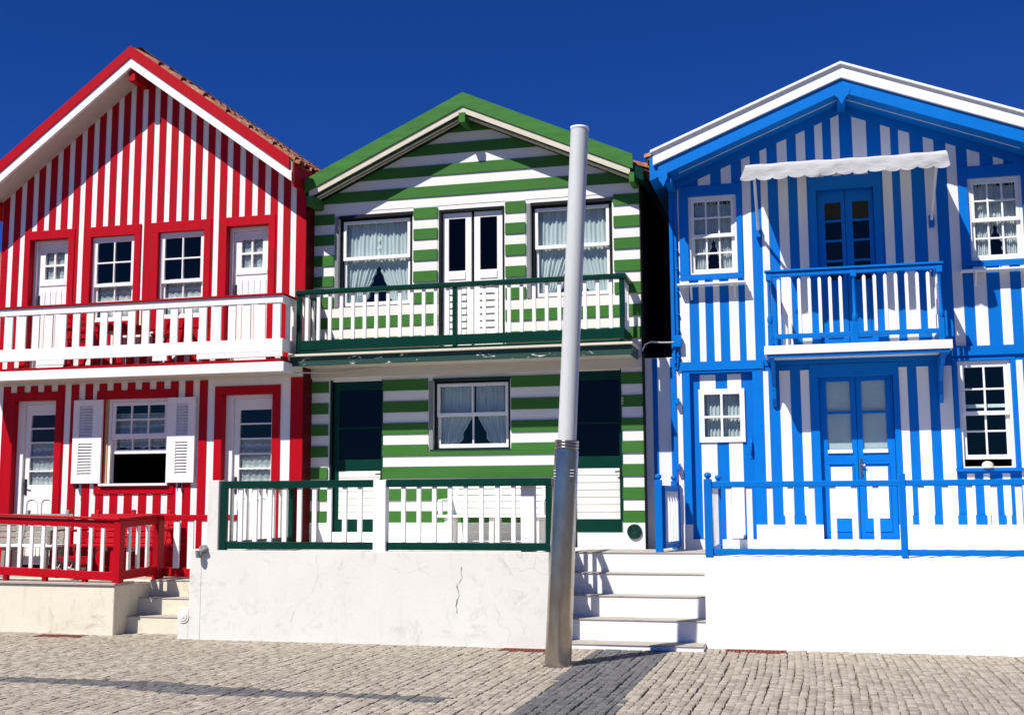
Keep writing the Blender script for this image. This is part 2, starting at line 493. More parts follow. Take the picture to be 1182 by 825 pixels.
def sash_window(house, i, y, upper, lower, mat_frame=None, mat_outer=None, split=.5, frame=.035, open_gap=0, glass_m=None, sill=True, name='window'):
    """double hung sash window in inner rect i; upper/lower = (nx,nz)"""
    mf = mat_frame or white_trim
    x0, x1, z0, z1 = i
    mb = MB()
    yb = y + .035
    mb.box(x0, x0 + frame, yb, yb + .085, z0, z1); mb.box(x1 - frame, x1, yb, yb + .085, z0, z1)
    mb.box(x0 + frame, x1 - frame, yb, yb + .085, z1 - frame, z1)
    mb.box(x0 + frame, x1 - frame, yb, yb + .085, z0, z0 + .02)
    w = mb.build(name, mat_outer or mf, house, .003)
    zs = z0 + .02 + (z1 - frame - z0 - .02) * split
    a0, a1 = x0 + frame + .002, x1 - frame - .002
    s1 = MB(); pr = sash(s1, a0, a1, zs - .03, z1 - frame - .002, yb + .006, *upper, w=.042, wb=.05)
    o1 = s1.build('sash', mf, w, .003); panes(pr, yb + .022, w, glass_m)
    if lower:
        s2 = MB(); pr2 = sash(s2, a0, a1, z0 + .022 + open_gap, zs + .02 + open_gap, yb + .044, *lower, w=.042, wb=.055)
        s2.build('sash', mf, w, .003); panes(pr2, yb + .060, w, glass_m)
    return w, (a0, a1, z0 + .02, z1 - frame), yb + .10

# ================================================================== HOUSES
YR, YG, YB = 14.54, 14.80, 14.95
BACK = 22.5

def shell(house, xl, xr, y, z0, ztop_l, zmid, mat_l, mat_r, gable):
    """side walls, back wall and the floors inside"""
    mb = MB(); mb.box(xl, xl + .12, y + .12, BACK, z0, ztop_l); mb.build('side_wall', mat_l, house)
    mb = MB(); mb.box(xr - .12, xr, y + .12, BACK, z0, ztop_l); mb.build('side_wall', mat_r, house)
    mb = MB(); sheet_with_holes(mb, xl, xr, z0, gable[1], [], BACK, BACK + .12, 0, gable); mb.build('back_wall', white_v, house)
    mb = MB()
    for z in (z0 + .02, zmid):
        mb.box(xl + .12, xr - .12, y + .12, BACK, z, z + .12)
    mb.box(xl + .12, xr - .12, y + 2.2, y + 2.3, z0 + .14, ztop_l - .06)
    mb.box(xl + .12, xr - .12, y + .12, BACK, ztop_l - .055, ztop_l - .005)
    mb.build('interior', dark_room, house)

def slope_board(mb, xa, za, k, xe, top, bot, y0, y1, mi=0, plumb=True):
    """board along one rake, from the apex to xe; its faces lie top / bot below the roof line (vertical measure)"""
    zt = za - k * abs(xe - xa)
    mb.prism([(xa, za - top), (xa, za - bot), (xe, zt - bot), (xe, zt - top)], y0, y1, mi)

def roof(house, xa, za, k, xl, xr, y0, thick_top, thick_bot, deck_mat, verge_in=.0):
    """roof slab + barrel-tile covering + ridge"""
    rf = MB()
    for xe in (xl, xr): slope_board(rf, xa, za, k, xe, thick_top, thick_bot, y0, BACK + .3)
    ro = rf.build('roof', deck_mat, house)
    t = MB(); course = .36; pitch = .21
    for side, xe in ((-1, xl), (1, xr)):
        L = abs(xe - xa) + .05
        ncol = int((BACK + .3 - y0 - .02) / pitch)
        nc = int(L / course) + 1
        for c in range(nc):
            d0 = c * course; d1 = min((c + 1) * course + .05, L + .02)
            if d0 >= L: break
            for n in range(ncol):
                # only build the columns near the front in full detail
                yc = y0 + verge_in + .09 + n * pitch
                seg = 7 if n < 8 else 4
                jit = random.uniform(-.012, .012); jd = random.uniform(-.015, .015)
                rows = []
                for d, up in ((d0 + jd, -.002), (d1 + jd, .040)):
                    row = []
                    for s in range(seg + 1):
                        a = math.pi * s / seg
                        r = .085 + (.008 if d > d0 + .1 else 0)
                        x = xa + side * d; z = za - k * d - thick_top + up + jit * .5
                        row.append((x, yc + jit - r * math.cos(a), z + .008 + r * .8 * math.sin(a)))
                    rows.append(row)
                if side > 0: rows = rows[::-1]
                t.sheet(rows)
                # lower lip, gives the tile its thickness
                lip = rows[-1] if side < 0 else rows[0]
                t.sheet([lip, [(p[0] - side * .002, p[1], p[2] - .022) for p in lip]])
    # pan tiles between the barrels: a plain sheet just above the deck
    for side, xe in ((-1, xl), (1, xr)):
        slope_board(t, xa, za + .012, k, xe + side * .04, thick_top, thick_top + .010, y0 + verge_in + .02, BACK + .3)
    tl = t.build('tiles', tiles_m, ro)
    rd = MB()
    yy = y0 + verge_in + .10
    while yy < BACK:
        rows = []
        for y_, r in ((yy, .12), (yy + .42, .105)):
            rows.append([(xa + r * math.cos(math.pi * s / 8), y_, za - thick_top + .01 + r * .75 * math.sin(math.pi * s / 8)) for s in range(9)])
        rd.sheet(rows); yy += .38
    rd.build('ridge_tile', tiles_m, ro)
    return ro

# ------------------------------------------------------------------ red house
red_house = thing('beach_house', 'two storey wooden beach house with red and white vertical stripes and long white balcony', 'house', (-9.13, YR, .62), 'striped beach houses in a row')
H = red_house
RXL, RXR = -11.6, -6.66
rg = (-9.24, 8.11, .733)                      # roof apex x, z and slope
wall_g = (rg[0], rg[1] - .29, rg[2])
ro_y = YR - .42
# openings (inner rects)
rdu = [(-11.09, -10.44, 3.50, 5.48), (-7.87, -7.225, 3.50, 5.48)]
rwu = [(-10.06, -9.345, 4.20, 5.46), (-8.955, -8.225, 4.20, 5.46)]
rdl = [(-11.235, -10.53, .66, 3.085), (-7.867, -7.11, .66, 3.085)]
rwl = (-9.73, -8.70, 1.87, 3.07)
S_out = {}
surs = []
for d in rdu: surs.append(((d[0] - .10, d[1] + .105, 3.46, 5.61), d, False))
for w in rwu: surs.append(((w[0] - .12, w[1] + .105, 4.05, 5.61), w, True))
for d in rdl: surs.append(((d[0] - .12, d[1] + .118, .62, 3.205), d, False))
surs.append(((-9.86, -8.59, 1.72, 3.195), rwl, True))
mb = MB()
holes = [hole_of(s[1], s[2]) for s in surs]
sheet_with_holes(mb, RXL, RXR, .55, wall_g[1], holes, YR, YR + .12, 0, wall_g)
outs = [s[0] for s in surs]
bd = []
c = -7.05
for k_ in range(-3, 24):                      # upper storey: white gaps centred every 0.199 m
    cx = -7.052 - .1993 * k_
    bd.append((cx + .045 if k_ > -3 else cx, cx + .1993 - .045, 3.40, 9))
bd = [(max(b[0], RXL), min(b[1], RXR), b[2], b[3]) for b in bd if b[1] > RXL and b[0] < RXR]
boards(mb, bd, outs, YR, .009, 1, wall_g)
bl = []
for k_ in range(-1, 20):                      # ground floor: white gaps every 0.229 m
    cx = -8.052 - .2288 * k_
    bl.append((cx + .0525, cx + .2288 - .0525, .92, 3.3))
bl = [b for b in bl if b[1] < -8.02 and b[0] > RXL] + [(-6.843, RXR, .92, 3.3)]
boards(mb, bl, outs, YR, .009, 1)
boards(mb, [(RXL, RXR, .58, .92)], outs, YR, .022, 1)
mb.build('wall', [white_v, red], H)
cb = MB(); cb.box(-6.785, RXR - .0005, YR - .0115, YR - .0005, 3.49, 5.93); cb.build('corner_board', red, H)
cb = MB(); cb.box(RXR, RXR + .012, YR - .011, YR + .30, .58, 5.92); cb.build('corner_board', red_shaded, H)
shell(H, RXL, RXR, YR, .58, 6.03, 3.36, red, red_shaded, wall_g)
for k_, (o_, i_, b_) in enumerate(surs):
    pass
def red_surround(o_, i_, b_, parent):
    s = MB(); surround(s, o_, i_, YR, .02, .15 if not b_ else .08, b_); return s.build('surround', red, parent, .003)

def planks_door_upper(d):
    x0, x1, z0, z1 = d
    f = MB(); yb = YR + .09
    f.box(x0, x0 + .045, yb, yb + .07, z0, z1); f.box(x1 - .03, x1, yb, yb + .07, z0, z1); f.box(x0 + .045, x1 - .03, yb, yb + .07, z1 - .05, z1)
    fo = f.build('door', white_trim, H, .003)
    l = MB(); a, b = x0 + .05, x1 - .034; y = yb + .04
    pw = .145; px = (a + b) / 2
    hs = [(px - .165, px - .018, 4.90, 5.09), (px + .012, px + .16, 4.90, 5.09), (px - .165, px - .018, 5.12, 5.31), (px + .012, px + .16, 5.12, 5.31)]
    sheet_with_holes(l, a, b, z0 + .01, z1 - .055, hs, y, y + .04)
    n = 5
    for q in range(n):                         # tongue and groove planking under the panes
        w = (b - a - .1) / n
        l.box(a + .05 + q * w + .004, a + .05 + (q + 1) * w - .004, y - .008, y, z0 + .12, 4.72)
    l.box(a + .04, b - .04, y - .012, y, 4.80, 4.86)
    l.build('leaf', white_trim, fo, .002)
    panes(hs, y + .018, fo)
    curtain_flat(fo, px - .19, px + .19, 4.86, 5.33, y + .055, lace, 5, .008)
    hd = MB(); hx = a + .04
    hd.box(hx - .018, hx + .018, y - .012, y, 4.42, 4.66); hd.tube([(hx, y - .012, 4.58), (hx, y - .05, 4.57), (hx + .01, y - .052, 4.47)], .009, 8)
    hd.build('handle', black_iron, fo)
    return fo
for (o_, i_, b_) in surs[0:2]:
    fo = planks_door_upper(i_); red_surround(o_, i_, b_, fo)
for (o_, i_, b_) in surs[2:4]:
    w, g, yc = sash_window(H, i_, YR, (2, 2), (2, 2), split=.44)
    red_surround(o_, i_, b_, w)
    curtain_flat(w, g[0], g[1], g[2], g[2] + .58, yc, lace, 6, .01)
def glazed_door_lower(d, handle):
    x0, x1, z0, z1 = d; yb = YR + .09
    f = MB()
    f.box(x0, x0 + .11, yb, yb + .07, z0, z1); f.box(x1 - .03, x1, yb, yb + .07, z0, z1); f.box(x0 + .11, x1 - .03, yb, yb + .07, z1 - .05, z1)
    fo = f.build('door', white_trim, H, .003)
    a, b = x0 + .114, x1 - .034; y = yb + .04; l = MB()
    hs = []
    zt = 2.88
    for q in range(5): hs.append((a + .085, b - .045, zt - .185 - q * .207, zt - q * .207))
    sheet_with_holes(l, a, b, z0, z1 - .054, hs, y, y + .04)
    for cx in (a + .16, b - .15):              # arched panel mouldings
        pts = [(cx - .09, .85), (cx - .09, 1.60)] + [(cx + .09 * math.cos(t), 1.60 + .06 * math.sin(t)) for t in [math.pi * (1 - q / 6) for q in range(1, 6)]] + [(cx + .09, 1.60), (cx + .09, .85)]
        l.tube([(p[0], y - .002, p[1]) for p in pts], .011, 6)
    l.build('leaf', white_trim, fo, .002)
    panes(hs, y + .018, fo)
    curtain_flat(fo, a + .05, b - .02, zt - 1.03, zt - .40, y + .055, lace, 6, .008)
    hd = MB(); hx = a + .04
    hd.box(hx - .016, hx + .016, y - .012, y, 1.72, 1.95); hd.tube([(hx, y - .012, 1.86), (hx, y - .05, 1.86), (hx + .06, y - .052, 1.855)], .009, 8)
    hd.build('handle', black_iron, fo)
    return fo
for (o_, i_, b_) in surs[4:6]:
    fo = glazed_door_lower(i_, True); red_surround(o_, i_, b_, fo)
# ground floor window with open lower sash and shutters
o_, i_, b_ = surs[6]
x0, x1, z0, z1 = i_
f = MB(); yb = YR + .02
f.box(x0 + .055, x0 + .10, yb, yb + .1, z0, z1); f.box(x1 - .035, x1, yb, yb + .1, z0, z1); f.box(x0 + .10, x1 - .035, yb, yb + .1, z1 - .04, z1)
f.box(x0 - .03, x1 + .03, YR - .06, YR + .10, z0 - .035, z0)
w = f.build('window', white_trim, H, .003)
f = MB(); f.box(x0, x0 + .055, yb - .01, yb + .1, z0, z1); f.build('jamb', jamb, w, .003)
s1 = MB(); ga, gb = x0 + .104, x1 - .039
pr = sash(s1, ga, gb, 2.50, z1 - .044, yb + .01, 3, 2, w=.05, wb=.075)
s1.build('sash', white_trim, w, .003); panes(pr, yb + .026, w)
s2 = MB(); pr = sash(s2, ga, gb, 2.29, 2.56, yb + .055, 3, 1, w=.05, wb=.06); s2.build('sash', white_trim, w, .003); panes(pr, yb + .07, w)
curtain_flat(w, ga, gb, 2.36, 2.87, yb + .125, lace, 8, .01, .03)
red_surround(o_, i_, b_, w)
def shutter(xa, xb, hinge):
    s = MB(); y1 = YR - .022; y0 = y1 - .035; za, zb = 1.875, 3.065
    gs = [(xa + .10, xb - .15, 1.98, 2.44), (xa + .10, xb - .15, 2.53, 2.98)] if hinge < 0 else [(xa + .14, xb - .11, 1.98, 2.44), (xa + .14, xb - .11, 2.53, 2.98)]
    sheet_with_holes(s, xa, xb, za, zb, gs, y0, y1)
    for g in gs:
        n = 11; p = (g[3] - g[2]) / n
        for q in range(n):
            zc = g[2] + (q + .5) * p
            s.bar((g[0], (y0 + y1) / 2, zc), (g[1], (y0 + y1) / 2, zc), .046, .007, 0, (0, -.80, .60))
    so = s.build('shutter', white_trim, w, .002)
    h = MB()
    cx = xa + .08 if hinge < 0 else xa + .2
    h.box(cx, cx + .03, y0 - .012, y1, za - .07, za - .005); h.tube([(cx + .015, y0 - .014, za - .02), (cx + .015, y0 - .03, za - .07), (cx + .012, y0 - .03, za - .12)], .006, 6)
    h.build('catch', black_iron, so)
shutter(-10.205, -9.735, -1); shutter(-8.695, -8.262, 1)
# roof
ro = roof(H, rg[0], rg[1], rg[2], -11.80, -6.69, ro_y, .03, .29, soffit_w, .06)
b1 = MB(); b2 = MB(); b3 = MB()
for xe in (-11.80, -6.72):
    slope_board(b1, rg[0], rg[1], rg[2], xe, -.02, .155, ro_y - .035, ro_y - .001)
    slope_board(b2, rg[0], rg[1], rg[2], xe + (.03 if xe > -9 else 0), .156, .30, ro_y - .018, ro_y + .03)
b1.build('bargeboard', red, ro); b2.build('verge_trim', white_trim, ro)
# ridge beam end and eave fascia in red
b3.box(rg[0] - .05, rg[0] + .05, ro_y + .031, YR, rg[1] - .48, rg[1] - .31); b3.build('purlin', red, ro)
for xe, sg in ((-6.69, 1), (-11.80, -1)):
    b3 = MB(); z = rg[1] - rg[2] * abs(xe - rg[0])
    b3.box(xe, xe + sg * .025, ro_y + .01, BACK, z - .36, z - .02); b3.build('fascia', red, ro)
b3 = MB(); z2 = rg[1] - rg[2] * abs(RXL - rg[0]); z = rg[1] - rg[2] * abs(-11.80 - rg[0])
b3.prism([(RXL, z2 - .301), (-11.80, z - .301), (-11.80, z - .36), (RXL, z2 - .36)], ro_y + .032, BACK); b3.build('eave_box', red, ro)

# balcony
BY = YR - .62
bal = MB(); bx0, bx1 = RXL, -6.69
bal.box(bx0, bx1, BY + .03, YR - .025, 3.33, 3.45, 1)
bal.box(bx0, bx1, BY, BY + .03, 3.315, 3.445)
bal.box(bx1, bx1 + .025, BY, YR - .03, 3.315, 3.445)
bal.box(bx0, bx1 - .02, BY + .02, YR - .03, 3.45, 3.485, 2)
bo = bal.build('balcony', [white_trim, soffit_w, red_dark], H, .003)
r_ = MB()
r_.box(bx0, bx1, BY - .005, BY + .045, 4.235, 4.335)
r_.box(bx1 - .045, bx1, BY + .045, YR - .03, 4.235, 4.335)
r_.box(bx0, bx1, BY + .005, BY + .035, 3.585, 3.755)
r_.box(bx1 - .03, bx1, BY + .035, YR - .03, 3.585, 3.755)
for a, b in ((-11.55, -11.3), (-10.45, -10.0), (-8.62, -8.4), (-7.95, -6.69)):
    r_.box(a, b, BY + .006, BY + .034, 3.515, 3.585)
r_.build('rail', white_v, bo, .003)
c_ = MB(); c_.box(bx0, bx1 + .01, BY - .03, BY + .07, 4.335, 4.362); c_.box(bx1 - .07, bx1 + .01, BY + .07, YR - .02, 4.335, 4.362); c_.build('handrail', red_dark, bo, .003)
k_ = 0
x = -11.57
proto = None
def baluster_x(x, w, y0, y1, z0, z1, mat, parent, point=False):
    m = MB()
    if point: m.prism([(x - w / 2, z0), (x + w / 2, z0), (x + w / 2, z1 - w * .6), (x, z1), (x - w / 2, z1 - w * .6)], y0, y1)
    else: m.box(x - w / 2, x + w / 2, y0, y1, z0, z1)
    return m.build('baluster', mat, parent, .002)
while x < -6.78:
    baluster_x(x, .112, BY + .008, BY + .032, 3.755, 4.235, white_v, bo); x += .2175
for q in range(2): 
    m = MB(); m.box(bx1 - .03, bx1 - .006, BY + .15 + q * .2, BY + .25 + q * .2, 3.755, 4.235); m.build('baluster', white_v, bo, .002)

# ------------------------------------------------------------------ green house
green_house = thing('beach_house', 'two storey wooden beach house with green and white horizontal planks and dark green balcony', 'house', (-4.34, YG, .98), 'striped beach houses in a row')
H = green_house
GXL, GXR = -6.645, -2.03
gg = (-4.365, 7.075, .455); wg = (gg[0], gg[1] - .27, gg[2])
gdu = (-4.80, -3.875, 3.62, 5.575)
gwu = [(-6.27, -5.185, 4.28, 5.56), (-3.50, -2.395, 4.28, 5.56)]
gdl = [(-6.335, -5.605, 1.19, 3.245), (-3.04, -2.32, 1.19, 3.285)]
gwl = (-4.87, -3.80, 2.285, 3.215)
holes = [gdu, *gwu, *gdl, gwl]
mb = MB()
sheet_with_holes(mb, GXL, GXR, .9, wg[1], holes, YG, YG + .12, 0, wg)
cut = []
for h in (*gwu, gdu): cut.append((h[0] - .075 if h is not gdu else h[0] - .02, h[1] + .02, h[2], 5.64))
for h in gdl: cut.append((h[0] - .06, h[1] + .01, h[2], h[3] + .05))
cut.append((gwl[0] - .075, gwl[1] + .015, gwl[2] - .02, gwl[3] + .05))
bd = []
for k_ in range(-11, 9):
    z = 4.585 + .297 * k_
    if k_ == 3: z -= .005
    if 3.24 < z + .1 < 3.5: continue
    if z > 1.3: bd.append((GXL, GXR, z, z + .147))
boards(mb, bd, cut, YG, .022, 1, wg)
wb = []
for k_ in range(-11, 9):                       # white planks lapped under the green ones
    z = 4.585 + .297 * k_ + .147
    if z > 1.4: wb.append((GXL, GXR, z + .006, z + .145))
boards(mb, wb, cut, YG, .005, 0, wg)
boards(mb, [(GXL, GXR, .92, 1.33)], gdl, YG, .02, 2)
# frieze beam under the balcony and grey window casings
boards(mb, [(GXL, GXR, 3.30, 3.44)], [], YG, .05, 3)
mb.build('wall', [white_h, green, plaster_b, soffit_w], H)
cb = MB(); cb.box(GXR, GXR + .014, YG - .022, YG + .14, .98, 5.74); cb.build('corner_board', tar, H)
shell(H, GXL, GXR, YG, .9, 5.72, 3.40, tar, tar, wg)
for i_ in gwu:
    w, g, yc = sash_window(H, i_, YG, (1, 1), (1, 1), split=.56, frame=.045, mat_outer=green_black)
    c_ = MB(); c_.box(i_[0] - .06, i_[0] - .002, YG - .016, YG + .03, i_[2], i_[3] + .02); c_.build('casing', grey_pvc, w, .003)
    c_ = MB(); c_.box(i_[0] - .002, i_[1] + .01, YG - .02, YG + .03, i_[3] - .018, i_[3] + .025); c_.build('head_flashing', black_iron, w)
    mid = (g[0] + g[1]) / 2
    curtain_tied(w, g[0], mid + .03, g[2] + .05, g[3], yc + .00, voile, -1, .50)
    curtain_tied(w, mid - .03, g[1], g[2] + .05, g[3], yc + .01, voile, 1, .50)
w, g, yc = sash_window(H, gwl, YG, (2, 1), (2, 1), split=.52, frame=.035, mat_outer=green_black)
c_ = MB(); c_.box(gwl[0] - .06, gwl[0] - .002, YG - .016, YG + .03, gwl[2], gwl[3]); c_.build('casing', grey_pvc, w, .003)
c_ = MB(); c_.box(gwl[0] - .002, gwl[1] + .01, YG - .03, YG + .03, gwl[3], gwl[3] + .03); c_.build('head_flashing', dk_green_metal, w); c_ = MB(); c_.box(gwl[0] - .05, gwl[1] + .01, YG - .022, YG + .03, gwl[2] - .02, gwl[2]); c_.build('sill', dk_green_metal, w)
mid = (g[0] + g[1]) / 2
curtain_tied(w, g[0], mid, g[2] + .03, g[3], yc, voile, -1, .45, 1, False)
curtain_tied(w, mid + .02, g[1], g[2] + .03, g[3], yc + .01, voile, 1, .45, 1, False)
# upper double door
x0, x1, z0, z1 = gdu
f = MB(); yb = YG + .03
f.box(x0, x0 + .04, YG - .015, yb + .09, z0, z1); f.box(x1 - .02, x1, YG - .015, yb + .09, z0, z1); f.box(x0 + .04, x1 - .02, YG - .015, yb + .09, z1 - .04, z1)
dd = f.build('door', green_black, H, .003)
xm = (x0 + x1) / 2 + .01
for a, b in ((x0 + .044, xm - .02), (xm + .02, x1 - .024)):
    l = MB(); hs = [(a + .085, b - .085, 4.72, 5.45)]
    sheet_with_holes(l, a, b, z0 + .03, z1 - .045, hs, yb + .01, yb + .05)
    n = 9
    for q in range(n):
        zz = 3.78 + q * .093
        l.bar((a + .07, yb + .002, zz), (b - .07, yb + .002, zz), .01, .075, 0, (0, .28, .96))
    l.box(a + .085, b - .085, yb - .002, yb + .01, 4.60, 4.70)
    l.build('leaf', white_trim, dd, .002); panes(hs, yb + .03, dd, glass_dark)
# ground floor doors
for i_ in gdl:
    x0, x1, z0, z1 = i_
    f = MB(); yb = YG + .04
    hs = [(x0 + .09, x1 - .03, 2.62, z1 - .12), (x0 + .09, x1 - .03, 2.17, 2.59), (x0 + .085, x1 - .035, 1.36, 2.02)]
    sheet_with_holes(f, x0, x1, z0, z1, hs, yb, yb + .05)
    f.box(x0 - .03, x0, YG - .02, yb + .05, z0, z1 + .02); f.box(x1, x1 + .012, YG - .02, yb + .05, z0, z1 + .02)
    dd = f.build('door', green_deep, H, .003)
    panes(hs[:2], yb + .02, dd, glass_dark)
    l = MB(); hh = hs[2]; n = 7 if i_ is gdl[0] else 7
    for q in range(n):
        p = (hh[3] - hh[2]) / n
        l.prism([(hh[0], hh[2] + q * p), (hh[1], hh[2] + q * p), (hh[1], hh[2] + (q + 1) * p - .006), (hh[0], hh[2] + (q + 1) * p - .006)], yb + .004, yb + .03)
    l.box(hh[0], hh[1], yb + .028, yb + .04, hh[2], hh[3])
    l.build('louvre_panel', white_h, dd, .003)
    h = MB(); hx = x1 - .018; h.box(hx - .012, hx + .012, yb - .012, yb, 1.88, 2.02); h.tube([(hx, yb - .01, 1.97), (hx, yb - .05, 1.97), (hx - .07, yb - .05, 1.965)], .009, 8)
    h.build('handle', black_iron, dd)
# round wall vent
v = MB(); seg = 28
for rr, y_ in ((.095, YG - .045), ):
    v.tube([(-2.165, YG - .02, 1.205), (-2.165, YG - .045, 1.205)], .095, seg)
for rr in (.035, .06, .08): v.tube([(-2.165 + rr * math.cos(t), YG - .047, 1.205 + rr * math.sin(t)) for t in [2 * math.pi * q / 24 for q in range(25)]], .006, 5, 0, False)
v.build('vent', dk_green_metal, H)
v = MB(); v.box(-2.305, -2.28, YG - .05, YG - .014, 2.83, 2.93); v.build('doorbell', beige, H, .004)
# roof
gy = YG - .30
ro = roof(H, gg[0], gg[1], gg[2], -6.66, -1.93, gy, .10, .26, green_deep, .06)
b1 = MB(); b2 = MB(); b4 = MB(); b5 = MB()
for xe in (-6.66, -2.06):
    slope_board(b1, gg[0], gg[1], gg[2], xe, -.03, .165, gy - .04, gy - .001)
    slope_board(b2, gg[0], gg[1], gg[2], xe - (.04 if xe > -4 else -.06), .17, .255, gy - .022, gy + .02)
    for ya in (.075, .16):
        slope_board(b4, gg[0], gg[1], gg[2], xe, .261, .276, gy + ya, gy + ya + .03)
b1.build('bargeboard', green_roof, ro); b2.build('verge_trim', cream, ro); b4.build('soffit_strip', cream, ro)
b5.box(gg[0] - .045, gg[0] + .045, gy - .06, YG, gg[1] - .40, gg[1] - .262); b5.build('purlin', green, ro, .004)
for xe, s in ((-6.62, 1), (-2.11, -1)):
    z = gg[1] - gg[2] * abs(xe - gg[0]); b5 = MB(); b5.box(xe, xe + (.11 if s > 0 else .07), gy - .055, YG, z - .37, z - .24); b5.build('purlin', green, ro, .004)
# balcony
BY = YG - .62
bal = MB(); bx0, bx1 = -6.70, -2.075
bal.box(bx0 + .03, bx1 - .03, BY + .03, YG - .052, 3.43, 3.53, 1)
bal.box(bx0, bx1, BY, BY + .03, 3.405, 3.525); bal.box(bx1 - .03, bx1, BY + .03, YG - .055, 3.405, 3.525); bal.box(bx0, bx0 + .03, BY + .03, YG - .055, 3.405, 3.525)
bo = bal.build('balcony', [peel, soffit_w], H, .003)
l = MB(); l.box(bx0 - .02, bx1 + .02, BY - .045, YG - .06, 3.53, 3.56); l.build('deck', cream, bo, .004)
t_ = MB()
t_.box(-6.60, -2.16, BY + .005, BY + .055, 3.615, 3.745); t_.box(-6.59, -2.17, BY, BY + .05, 3.57, 3.60) 
t_.box(-2.21, -2.16, BY + .055, YG - .03, 3.615, 3.745); t_.box(-6.60, -6.55, BY + .055, YG - .03, 3.615, 3.745)
t_.build('kickboard', green_deep, bo, .006)
h_ = MB(); h_.box(-6.63, -2.13, BY - .02, BY + .07, 4.37, 4.435); h_.box(-2.22, -2.13, BY + .07, YG - .02, 4.37, 4.435); h_.box(-6.63, -6.54, BY + .07, YG - .02, 4.37, 4.435)
h_.build('handrail', green_deep, bo, .012)
for xp in (-6.585, -4.385, -2.19):
    p = MB(); p.box(xp - .03, xp + .03, BY + .0, BY + .06, 3.56, 4.37); p.build('post', green_deep, bo, .004)
x = -6.47
while x < -2.26:
    if abs(x + 4.385) > .06: baluster_x(x, .047, BY + .015, BY + .045, 3.745, 4.37, white_trim, bo)
    x += .1655
for q in range(3):
    for xs in (-2.185, -6.575):
        m = MB(); m.box(xs - .015, xs + .015, BY + .14 + q * .15, BY + .19 + q * .15, 3.745, 4.37); m.build('baluster', white_trim, bo, .002)

# ------------------------------------------------------------------ blue house
blue_house = thing('beach_house', 'two storey wooden beach house with blue and white vertical stripes, scalloped awning and small balcony', 'house', (.57, YB, .98), 'striped beach houses in a row')
H = blue_house
BXL, BXR = -1.66, 2.86
bg = (.57, 6.965, .397); wg = (bg[0], bg[1] - .34, bg[2])
bo_y = YB - .51
bwu = [(-1.41, -.785, 4.515, 5.56), (2.045, 2.67, 4.505, 5.55)]
bdu = (.225, .925, 3.49, 5.53)
bdl = [(-1.44, -.645, 1.105, 3.225), (.165, 1.06, 1.11, 3.125)]
bwl = (1.815, 2.425, 1.965, 3.27)
so = [((-1.53, -.715, 4.44, 5.70), bwu[0], True), ((1.935, 2.78, 4.43, 5.70), bwu[1], True), ((.125, 1.02, 3.46, 5.70), bdu, False),
      ((-1.53, -.515, 1.02, 3.25), bdl[0], False), ((.06, 1.13, 1.02, 3.285), bdl[1], False), ((1.76, 2.48, 1.90, 3.30), bwl, True)]
holes = [hole_of(s[1], s[2]) for s in so]
outs = [s[0] for s in so]
mb = MB()
sheet_with_holes(mb, BXL, BXR, .9, wg[1], holes, YB, YB + .12, 0, wg)
up = [(-1.545, -1.42), (-1.296, -1.215), (-1.11, -1.03), (-.91, -.79), (-.705, -.595), (-.466, -.378), (-.247, -.122), (-.003, .112), (.233, .33), (.438, .54), (.699, .872),
      (1.045, 1.16), (1.258, 1.39), (1.55, 1.672), (1.815, 1.932), (2.06, 2.205), (2.36, 2.475), (2.60, 2.72)]
boards(mb, [(a, b, 3.37, 5.70) for a, b in up] , outs + [(-.5, 1.75, 3.3, 3.47)], YB, .007, 1, wg)
upg = [(-1.27, -1.11), (-.97, -.84), (-.705, -.595)] + up[5:]
boards(mb, [(a, b, 5.70, 9) for a, b in upg], [], YB, .007, 1, wg)
low = [(-1.612, -1.54), (-.512, -.445), (-.31, -.178), (-.051, .055), (1.132, 1.23), (1.343, 1.48), (1.596, 1.75), (1.865, 1.95), (2.05, 2.12), (2.265, 2.35), (2.48, 2.56), (2.66, 2.76)]
boards(mb, [(a, b, 1.29, 3.262) for a, b in low], outs + [(-.5, 1.75, 3.22, 3.6)], YB, .007, 1)
# plinth, base blocks on the blue boards, horizontal beams
boards(mb, [(BXL, BXR, .95, 1.29)], [bdl[0], bdl[1]], YB, .02, 3)
prev = None
edges_ = [(-.445, -.31), (-.178, -.051), (1.23, 1.343), (1.48, 1.596), (1.75, 1.865), (1.95, 2.05), (2.12, 2.265), (2.35, 2.48), (2.56, 2.66)]
boards(mb, [(a - .012, b + .012, 1.292, 1.405) for a, b in edges_], [], YB, .022, 2)
boards(mb, [(-1.60, -.50, 3.255, 3.365), (1.76, BXR, 3.335, 3.45)], [], YB, .03, 2)
boards(mb, [(-.495, 1.745, 3.29, 3.46)], [], YB, .012, 2)
boards(mb, [(BXL, -1.615, 1.0, 5.9)], [], YB, .024, 2, wg)
mb.build('wall', [blue, white_v, blue_trim, plaster_b], H)
shell(H, BXL, BXR, YB, .9, 5.52, 3.42, tar, blue, wg)
def b_sur(s, parent):
    m = MB(); surround(m, s[0], s[1], YB, .018, .09, s[2]); return m.build('surround', blue_trim, parent, .003)
